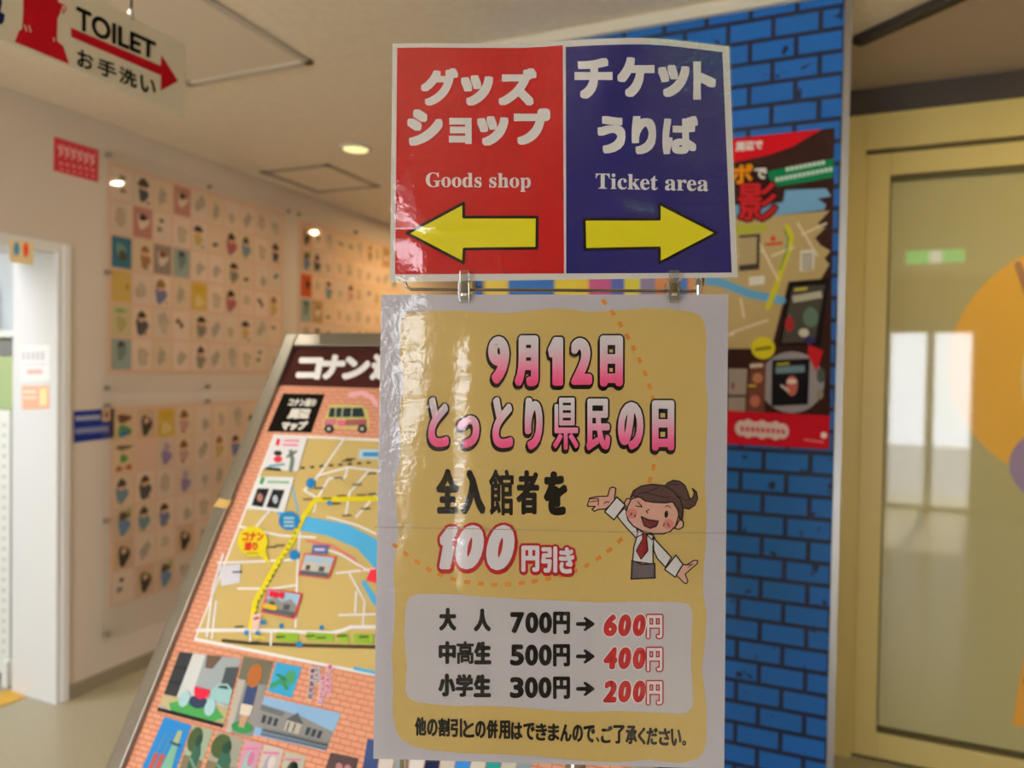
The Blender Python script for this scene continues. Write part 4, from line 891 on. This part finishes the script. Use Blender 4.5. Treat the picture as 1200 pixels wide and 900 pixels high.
# waviness of the laminated sheets (metres towards the viewer); facets turn the film to the windows behind
WIN = np.array([-1.15, YBK, 1.55]); EXIT = np.array([0.9, -0.5, 2.48])
def facet(px, py, target):
    p = S(px, py); d = p - CAM; d /= np.linalg.norm(d); o = target - p; o /= np.linalg.norm(o)
    n_ = o - d; n_ /= np.linalg.norm(n_); k = n_ @ Sn
    return -(n_ @ Sr) / k, -(n_ @ Su) / k       # dw/dr, dw/du wanted
def gauss(x, s): return np.exp(-0.5 * (x / s) ** 2)
def ramp(x, c, h): return 1 / (1 + np.exp(-(x - c) / h))
gx1, _ = facet(488, 420, WIN); gx2, _ = facet(541, 500, WIN)
def softstep(x, a_, b_):   # integral of a plateau of slope 1 between a_ and b_
    return np.clip(x, a_, b_) - a_
def wave_low(p):
    x, y = p[:, 0], p[:, 1]
    lean = 488 - np.clip((y - 360) / 330, 0, 1) * 20            # the broad streak drifts left going down
    amp = ramp(y, 352, 6) * (1 - ramp(y, 520, 40)) + 0.35 * (1 - ramp(y, 690, 25)) * ramp(y, 520, 40)
    lean = lean + 2.6 * np.sin(y / 10.5) + 1.8 * np.sin(y / 4.7 + 1) + 2.0 * np.sin(y / 23.0)
    wid = 15 - 8 * np.clip((y - 430) / 200, 0, 1)
    s1 = gx1 * PXM * amp * (np.tanh((x - lean) / wid) * wid)
    amp2 = ramp(y, 400, 8) * (1 - ramp(y, 690, 12))
    s2 = gx2 * PXM * amp2 * (np.tanh((x - 541 + (y - 500) * 0.02 + 1.3 * np.sin(y / 7.3) + 0.8 * np.sin(y / 3.6)) / 7) * 7)
    big = 0.0025 * np.sin((x - 447) / 406 * math.pi) * np.cos((y - 345) / 560 * 2.2)
    return s1 + s2 + big
def wave_up(p):
    x, y = p[:, 0], p[:, 1]
    bulge = 0.011 * gauss(x - 745, 62) * np.clip((330 - y) / 275, 0, 1) ** 1.3
    ga, gb = facet(492, 268, WIN); gc, gd = facet(742, 243, EXIT); gd -= 0.049
    def dent(cx_, cy_, gx, gy, sx, sy): return (gx * (x - cx_) - gy * (y - cy_)) * PXM * gauss(x - cx_, sx) * gauss(y - cy_, sy)
    curl = -0.004 * gauss(x - 457, 16) * gauss(y - 300, 60)
    return bulge + dent(492, 268, ga, gb, 26, 4.5) + dent(486, 300, ga, gb, 14, 12) * .8 + dent(745, 243, gc, gd, 22, 9) + curl + dent(515, 352, 0, 0, 1, 1)

st = thing('sign_stand', 'chrome pop-sign stand holding the direction sign and the discount poster', 'sign stand', (S(650, 600)[0], S(650, 600)[1], 0))
bk = -0.014
zr = S(640, 337)
def sw(px, py, w=bk): return tuple(S(px, py, w))
loop = [sw(520, 100), sw(474, 104), sw(469, 112), sw(470, 200), sw(471, 326), sw(472.5, 333), sw(478, 337)] + [sw(478 + 312 * k / 6, 337 + 0.3 * k) for k in range(1, 7)] + [sw(812, 339), sw(822, 338), sw(828, 331), sw(829, 318), sw(829, 112), sw(823, 103), sw(520, 100)]
MB().tube(loop, 0.0014, mat('wire_steel', (0.34, 0.31, 0.27), 0.22, 1.0), 10).build('wire_frame', st)
MB().tube([sw(822, 322), sw(823, 334), sw(823, 700), sw(823, 936)], 0.0040, m_chrome, 14).build('side_tube', st)
MB().tube([sw(470, 346), sw(470, 700), sw(470, 936)], 0.0040, m_chrome, 14).build('side_tube', st)
low = [sw(475, 935), sw(650, 937), sw(820, 935)]
MB().tube(low, 0.0035, m_chrome, 12).build('cross_bar', st)
MB().tube([sw(823, 326), sw(818, 318), sw(805, 322), sw(795, 331)], 0.0012, m_chrome, 10).build('hook_wire', st)
pb = S(680, 700, -0.024)
MB().tube([(pb[0], pb[1], 0.02), (pb[0], pb[1], S(650, 345)[2])], 0.0095, mat('wire_steel', (0.34, 0.31, 0.27), 0.22, 1.0), 20).build('pole', st)
MB().lathe((pb[0], pb[1], 0), [(0.14, 0.0), (0.145, 0.004), (0.14, 0.010), (0.06, 0.020), (0.018, 0.030), (0.014, 0.05)], m_chrome, 48).build('base', st)
MB().lathe((pb[0], pb[1], S(650, 960)[2] - 0.01), [(0.0096, 0), (0.015, 0.002), (0.015, 0.022), (0.0096, 0.024)], m_dark, 24).build('clamp_collar', st)

EP = 0.00010
WHT = '#b6b3bf'
# ---- lower poster
lp = thing('discount_poster', 'laminated ochre price discount poster hanging on the chrome stand', 'poster', tuple(S(642, 890)))
def LA(base=0.0): return Art(SP, EP, wave_low, base, 9)
def grid(q, nx, ny):   # regular cells of a quad as triangles
    q = np.array(q, float); g = lambda u, v: (q[0] * (1 - u) + q[1] * u) * (1 - v) + (q[3] * (1 - u) + q[2] * u) * v; T = []
    for i in range(nx):
        for j in range(ny):
            a_, b_, c_, d_ = g(i / nx, j / ny), g((i + 1) / nx, j / ny), g((i + 1) / nx, (j + 1) / ny), g(i / nx, (j + 1) / ny); T += [[a_, b_, c_], [a_, c_, d_]]
    return T
LQ = [(447, 345.5), (853.5, 345), (848.5, 901), (437.5, 889)]
a = LA(); a.add(grid(LQ, 60, 70), ink(WHT), 0); sh = a.build('sheet', lp, True)
FIELD = [(470, 378), (474, 367), (505, 364.5), (540, 364), (588, 367), (615, 365), (643, 361.5), (665, 362), (687, 365), (725, 364), (760, 361), (785, 362), (808, 365), (820, 369), (826, 380), (828, 395), (826.5, 440), (829.5, 477), (828, 513), (826, 565), (828, 600), (827, 638), (824, 675), (824, 695), (828, 720), (827, 745), (822.5, 785), (826, 810), (828, 830), (827.5, 870), (824, 882), (818, 889), (800, 894), (780, 893), (760, 890), (742, 892), (723, 893.5), (690, 892), (668, 890), (628, 886), (588, 884), (540, 882.5), (505, 879), (485, 875), (472, 868), (464, 856), (460, 836), (461, 803), (459, 767), (462, 735), (463, 705), (461, 675), (463, 650), (467.5, 623), (464, 590), (462.5, 568), (467, 550), (470, 532), (467, 491), (471, 465), (473, 445), (468, 412)]
a = LA(); a.poly(FIELD, ink('#bda264'), 1); a.build('ochre_field', lp)
PANEL = [(476, 708), (480, 700), (489, 696), (515, 696), (540, 697), (575, 700), (613, 702), (660, 704), (705, 706), (755, 705), (797, 705.5), (807, 708), (811.5, 717), (811.5, 732), (810, 755), (810, 778), (811, 800), (812.5, 818), (811, 829), (805, 835), (797, 836.5), (760, 834.5), (725, 833), (687, 834), (655, 833), (632, 831), (595, 828), (558, 827), (530, 827), (508, 825), (490, 823), (480, 819), (475, 809), (476, 795), (477, 780), (475, 760), (474, 742), (475, 722)]
a = LA(); a.poly(PANEL, ink('#bdb9c0'), 2); a.build('price_panel', lp)
a = LA(); orr = ink('#c87d28')
a.dash([(706, 351), (722, 372), (735, 394), (747, 416), (756, 438), (763, 458), (768, 480), (769, 505), (768, 530), (766, 548), (762, 562), (756, 576)], 4.6, 8, 8, orr, 2)
a.dash([(729, 631), (716, 643), (701, 654.5), (685, 664), (668, 671.5), (648, 677), (624, 681.5), (600, 684.5), (577, 685), (553, 683), (530, 678.5), (508, 670.5), (485, 656), (470, 645), (458, 635)], 4.6, 8, 8, orr, 2)
a.build('dashed_ring', lp)
zz = lambda py: S(640, py)[2]
g1 = grad('title_fade_one', [(0.0, '#d43c72'), (0.28, '#dc6c96'), (0.75, '#d2c4d0'), (1.0, '#d8d4dc')], zz(452), zz(392))
g2 = grad('title_fade_two', [(0.0, '#cf3a72'), (0.30, '#dc6c9a'), (0.75, '#d2c4d0'), (1.0, '#d8d4dc')], zz(528), zz(464))
blk = ink('#08080a', 0.8)
a = LA()
a.texts([('9', 572, 394, 597, 450), ('月', 603, 393, 631, 453), ('1', 642, 395, 660, 452), ('2', 669, 396, 694, 451), ('日', 703, 393, 730, 453)], g1, 5, 3.3, 2.0, blk, (-0.8, 3.2))
a.texts([('と', 502, 465, 526, 524), ('っ', 536, 487, 562, 525), ('と', 577, 465, 601, 525), ('り', 615, 466, 636, 527), ('県', 648, 466, 678, 527), ('民', 687, 467, 715, 528), ('の', 724, 471, 754, 527), ('日', 764, 469, 790, 528)], g2, 5, 2.6, 2.0, blk, (-0.8, 3.0))
a.build('date_heading', lp)
a = LA(); a.texts([('全', 511, 549, 538, 602), ('入', 540, 550, 569, 603), ('館', 573, 550, 602, 604), ('者', 605, 551, 632, 603), ('を', 637, 552, 665, 604)], blk, 4, 2.7); a.build('offer_line', lp)
a = LA(); red = ink('#9c1420'); wh = ink('#d4d0da')
a.texts([('1', 509, 617, 528, 667), ('0', 530, 615, 562, 667), ('0', 566, 615, 598, 668)], wh, 6, 4.2, 3.2, red, (0.6, 2.2), slant=9)
a.texts([('円', 611, 639, 632, 670), ('引', 634, 640, 653, 671), ('き', 655, 641, 673, 672)], wh, 6, 1.5, 2.8, red, (0.4, 1.4))
a.build('discount_amount', lp)
a = LA()
for ch, x0, y0 in (('大', 514.5, 712), ('人', 555, 713), ('中', 514, 751), ('高', 535, 751), ('生', 555.5, 751.5), ('小', 513.5, 789), ('学', 534, 789.5), ('生', 555, 790)):
    a.text(ch, (x0, y0, x0 + 20.5, y0 + 27), blk, 4, 1.6)
for row, (d_, yy) in enumerate((('7', 717), ('5', 755), ('3', 793))):
    for ch, x0, w_ in ((d_, 598, 16.5), ('0', 615.5, 15.5), ('0', 631.5, 15.5)): a.text(ch, (x0 - row * .3, yy, x0 + w_ - row * .3, yy + 25), blk, 4, 1.5)
    a.text('円', (648, yy - .5, 668, yy + 26), blk, 4, 1.3)
    y_ = yy + 14; a.line([(677, y_), (690, y_)], 4.6, blk, 4); a.poly([(685, y_ - 8), (697, y_ + .2), (685, y_ + 8.5), (687, y_)], blk, 4); a.line([(685.5, y_ - 6.6), (695, y_), (685.5, y_ + 6.8)], 3.4, blk, 4)
a.build('price_list', lp)
a = LA(); rr = ink('#a31820')
for d_, yy in (('6', 719.5), ('4', 758), ('2', 797)):
    a.texts([(d_, 706, yy, 722, yy + 26), ('0', 723, yy, 738, yy + 26), ('0', 740, yy, 755, yy + 26)], rr, 6, 2.0, 1.3, ink('#dcd6da'), slant=3)
    for ch, x0 in ((d_, 706), ('0', 723), ('0', 740)): a._fat(np.zeros((0, 3, 2)), 0, rr, 5)
    a.texts([('円', 758, yy + 1, 776, yy + 28)], ink('#d8d2d8'), 6, 0.7, 1.6, rr)
a.build('new_prices', lp)
a = LA(); txt = '他の割引との併用はできまんので、ご了承ください。'
fx = [486, 500, 514, 529, 542, 556, 570, 584, 598, 611, 624, 637, 649, 662, 676, 690, 697, 705, 718, 732, 746, 759, 772, 786, 799]
n_ = len(txt)
ws = {'、': 5, '。': 6, 'く': 9, 'の': 12, 'い': 12}
tot = sum(ws.get(c_, 13.2) + 0.6 for c_ in txt); x = 486.0; kx = 320.0 / tot
for c_ in txt:
    w_ = ws.get(c_, 13.2) * kx; y0 = 840 + (x - 486) * 0.040
    if c_ in '、。': a.text(c_, (x, y0 + 15, x + w_ * .8, y0 + 21), blk, 4, 0.5)
    else: a.text(c_, (x, y0 + (1.5 if c_ < '一' else 0), x + w_, y0 + 22), blk, 4, 0.85)
    x += w_ + 0.6 * kx
a.build('footnote', lp)
# generic office lady clip-art
def zq(pts): return [(680 + p[0] * 0.17778, 540 + p[1] * 0.17778) for p in pts]
a = LA(); ko = ink('#15100f', 1.0); skin = ink('#c9998c'); hair = ink('#51393a'); shirt = ink('#cfcbd0'); grey = ink('#57505a'); blush = ink('#c47876')
def S2(pts, m_, lay, w=1.5, closed=True):
    p = zq(pts); a.poly(p, m_, lay); a.line(p, w, ko, lay + 1, closed=closed)
S2([(665, 305), (715, 318), (755, 292), (773, 248), (765, 205), (738, 182), (752, 212), (740, 242), (722, 250), (708, 205), (688, 160), (655, 135), (612, 128), (575, 145), (548, 175), (600, 190), (640, 230), (665, 270)], hair, 3)
S2([(45, 295), (55, 300), (105, 300), (130, 290), (190, 250), (245, 285), (170, 320), (120, 318), (95, 333), (78, 318), (100, 300)], skin, 3, 1.3)
S2([(48, 298), (50, 280), (62, 245), (110, 235), (180, 232), (195, 180), (215, 172), (234, 182), (225, 245), (235, 260), (165, 318), (125, 318), (92, 332), (78, 322), (98, 300), (60, 300)], skin, 4, 1.4)
for q in ([(62, 270), (120, 262)], [(60, 250), (120, 248)], [(120, 248), (118, 295)]): a.line(zq(q), 1.0, ko, 6)
a.line(zq([(155, 280), (175, 268), (190, 272)]), 1.1, ko, 6)
S2([(242, 365), (290, 310), (345, 390), (372, 450), (385, 495), (365, 505), (300, 435)], shirt, 5)
S2([(160, 335), (240, 238), (295, 290), (222, 388)], shirt, 7, 1.6)
S2([(372, 500), (395, 470), (470, 490), (490, 505), (478, 560), (480, 680), (345, 660), (352, 570)], shirt, 5)
S2([(480, 505), (530, 560), (600, 635), (560, 700), (505, 640), (484, 590)], shirt, 7)
S2([(555, 715), (628, 620), (675, 680), (625, 765)], shirt, 9, 1.6)
S2([(640, 735), (675, 680), (700, 685), (745, 655), (772, 655), (770, 675), (735, 705), (690, 745), (708, 790), (698, 808), (680, 800), (635, 755)], skin, 8, 1.4)
for q in ([(705, 685), (735, 680)], [(710, 700), (745, 675)]): a.line(zq(q), 0.9, ko, 10)
S2([(340, 655), (410, 682), (490, 675), (492, 770), (335, 778)], grey, 7, 1.6)
S2([(408, 475), (440, 480), (436, 510), (445, 590), (400, 648), (368, 590), (410, 512)], ink('#7c1c20'), 8, 1.1)
S2([(372, 500), (380, 450), (408, 470), (405, 485)], shirt, 9, 1.1); S2([(440, 480), (480, 490), (472, 520), (445, 492)], shirt, 9, 1.1)
a.ell(*zq([(312, 278)])[0], 4.2, 5.2, skin, 8); a.line([(p[0], p[1]) for p in zq([(330, 250), (305, 248), (290, 275), (300, 305)])], 1.4, ko, 9)
S2([(655, 385), (678, 400), (676, 435), (650, 450), (620, 445)], skin, 8, 1.4)
face = [(335, 250), (310, 300), (302, 345), (315, 390), (350, 430), (410, 462), (480, 480), (545, 480), (590, 465), (625, 430), (645, 370), (650, 310), (630, 270), (560, 240), (430, 220)]
S2(face, skin, 10, 1.6)
for c_ in ((338, 345), (580, 415)): a.ell(*zq([c_])[0], 6.4, 6.0, blush, 12)
S2([(330, 240), (350, 195), (400, 165), (470, 153), (545, 162), (610, 195), (655, 250), (675, 310), (668, 385), (655, 385), (640, 320), (608, 268), (560, 275), (480, 272), (425, 262), (395, 240), (345, 230)], hair, 13, 1.6)
for q in ([(380, 215), (450, 200), (520, 170)], [(420, 205), (560, 240), (590, 240)], [(640, 300), (660, 345)], [(560, 175), (600, 150), (650, 160)], [(650, 230), (690, 260), (722, 252)]): a.line(zq(q), 0.9, ko, 15)
for q in ([(375, 265), (405, 300)], [(362, 295), (408, 303)], [(328, 358), (340, 340)], [(356, 372), (362, 352)], [(546, 430), (552, 408)], [(572, 408), (586, 432)]): a.line(zq(q), 1.2, ko, 15)
a.line(zq([(455, 318), (432, 330), (445, 345)]), 1.2, ko, 15); a.line(zq([(558, 302), (575, 292), (595, 308)]), 1.0, ko, 15)
a.ell(*zq([(565, 350)])[0], 2.2, 4.2, ko, 15, rot=.1)
S2([(400, 365), (450, 388), (512, 395), (498, 428), (460, 442), (420, 425)], ink('#6e2c30'), 15, 1.5)
a.build('lady_drawing', lp)
a = LA(0.0007); a.add(grid(LQ, 140, 150), film('laminate_film', 0.045, 1.45, bump=0.34, bscale=170, boost=1.75), 24); lf = a.build('laminate_film', lp, True)
a = LA(0.0); a.line([(440, 617), (560, 619), (700, 622), (850.5, 624)], 0.7, ink('#8f8478'), 30, dots=False); a.build('fold_crease', lp)

# ---- upper sign
def mb_(s_): return ''.join(chr(0x1D400 + ord(c_) - 65) if 'A' <= c_ <= 'Z' else chr(0x1D41A + ord(c_) - 97) if 'a' <= c_ <= 'z' else c_ for c_ in s_)
up = thing('direction_sign', 'laminated red and blue direction sign clipped on top of the chrome stand', 'sign', tuple(S(660, 325)))
def UA(base=0.0): return Art(SP, EP, wave_up, base, 3.6)
TOPC = [(460, 51), (500, 50.5), (560, 51), (610, 51), (640, 49.5), (665, 47.5), (690, 46), (710, 45.2), (735, 44.5), (755, 44.5), (775, 45.5), (800, 48), (825, 51), (854.5, 54.5)]
def ytop(x): return float(np.interp(x, [p[0] for p in TOPC], [p[1] for p in TOPC]))
def ugrid(m, x0, x1, dy, bl, br, nx, ny, layer, art, top=None):
    T = []
    def pt(u, v):
        xt = x0[0] + (x1[0] - x0[0]) * u; xb = x0[1] + (x1[1] - x0[1]) * u; yt = (top or ytop)(xt) + dy; yb = bl + (br - bl) * u
        return (xt + (xb - xt) * v, yt + (yb - yt) * v)
    for i in range(nx):
        for j in range(ny):
            a_, b_, c_, d_ = pt(i / nx, j / ny), pt((i + 1) / nx, j / ny), pt((i + 1) / nx, (j + 1) / ny), pt(i / nx, (j + 1) / ny); T += [[a_, b_, c_], [a_, c_, d_]]
    art.add(T, m, layer)
a = UA(); ugrid(ink('#cfccca'), (460, 457), (854.5, 864.5), 0, 330.5, 325, 60, 40, 0, a); a.build('sheet', up, True)
a = UA(); ugrid(ink('#b01019', 0.72), (465.5, 463), (659.5, 661), 5.2, 321.5, 320.5, 40, 40, 1, a); a.build('red_field', up)
a = UA(); ugrid(ink('#1c1c64', 0.8), (663, 663.5), (846.5, 857.5), 7.5, 320.5, 319.5, 40, 40, 1, a); a.build('blue_field', up)
a = UA(); a.square = True; w2 = ink('#dad8d8')
a.texts([('グ', 493, 80, 537, 124), ('ッ', 540, 88, 578, 124), ('ズ', 584, 80, 629, 124), ('シ', 477, 128, 519, 171), ('ョ', 526, 138, 553, 169), ('ッ', 559, 136, 596, 171), ('プ', 602, 127, 645, 170)], w2, 3, 2.75)
a.text(mb_('Goods shop'), [(499, 202), (622, 203), (622, 225), (499, 224)], w2, 3, 0.15); a.build('shop_lettering', up)
a = UA(); a.square = True
a.texts([('チ', 673, 68, 718, 116), ('ケ', 723, 67, 767, 114), ('ッ', 771, 76, 808, 114), ('ト', 812, 72, 839, 117), ('う', 700, 136, 733, 180), ('り', 740, 136, 769, 181), ('ば', 776, 136, 818, 181)], w2, 3, 2.75)
a.text(mb_('Ticket area'), [(698, 203), (830, 205.5), (830, 224.5), (698, 221.5)], w2, 3, 0.15)
a.build('ticket_lettering', up)
ya = ink('#d6cb1c'); ko2 = ink('#0e0d0c', 1.0)
for pts in ([(477, 273.5), (543.5, 238), (543.5, 254.5), (629.5, 254.5), (629, 291), (544, 292), (543, 308)], [(840, 273), (772.5, 238.5), (772.5, 257), (684.5, 257), (685.5, 292.5), (772.5, 290.5), (772.5, 308.5)]):
    a = UA(); a.poly(pts, ya, 2); a.line(pts, 3.4, ko2, 4, closed=True); a.build('arrow', up)
a = UA(0.0006); ugrid(film('laminate_film_upper', 0.045, 1.45, bump=0.28, bscale=170, boost=1.8), (459, 456), (856, 866), -0.6, 331.5, 326, 130, 90, 12, a); a.build('laminate_film', up, True)

# ---- clear clips that join the two sheets
m_clip = film('clear_plastic', 0.05, 1.5, tint=(0.86, 0.86, 0.84), boost=2.2)
for px, lab in ((545, 'clear plastic clip joining the signs below the red half'), (788.5, 'clear plastic clip joining the signs below the blue half')):
    t = thing('plastic_clip', lab, 'clip', tuple(S(px, 337)), 'clear clips between the two signs')
    hw = 6.0
    f0, f1 = 0.0045, 0.0075
    b = MB(); p4 = [(px - hw, 356), (px + hw, 356), (px + hw, 317.5), (px - hw, 317.5)]
    b.hexa([S(x_, y_, f0) for x_, y_ in p4] + [S(x_, y_, f1) for x_, y_ in p4], m_clip, 0.0012); b.build('front_jaw', t)
    b = MB(); b.hexa([S(x_, y_, -0.012) for x_, y_ in p4] + [S(x_, y_, -0.009) for x_, y_ in p4], m_clip, 0.0012); b.build('back_jaw', t)
    for x0, x1 in ((px - hw - 1.2, px - hw + 1.4), (px + hw - 1.4, px + hw + 1.2)):
        b = MB(); q = [(x0, 352), (x1, 352), (x1, 330), (x0, 330)]; b.hexa([S(x_, y_, -0.010) for x_, y_ in q] + [S(x_, y_, 0.0085) for x_, y_ in q], m_clip, 0.0008); b.build('side_wall', t)
    b = MB(); q = [(px - 3.6, 346), (px + 3.6, 346), (px + 3.6, 331.5), (px - 3.6, 331.5)]
    b.hexa([S(x_, y_, -0.004) for x_, y_ in q] + [S(x_, y_, 0.0035) for x_, y_ in q], mat('clip_core', (0.16, 0.12, 0.05), 0.35, 0.3), 0.0006); b.build('spring', t)
    b = MB(); q = [(px - 3.4, 348), (px + 3.4, 348), (px + 3.4, 344.5), (px - 3.4, 344.5)]
    b.hexa([S(x_, y_, 0.004) for x_, y_ in q] + [S(x_, y_, 0.0078) for x_, y_ in q], m_chrome, 0.0005); b.build('pin', t)

bpy.data.objects.remove(_kg)
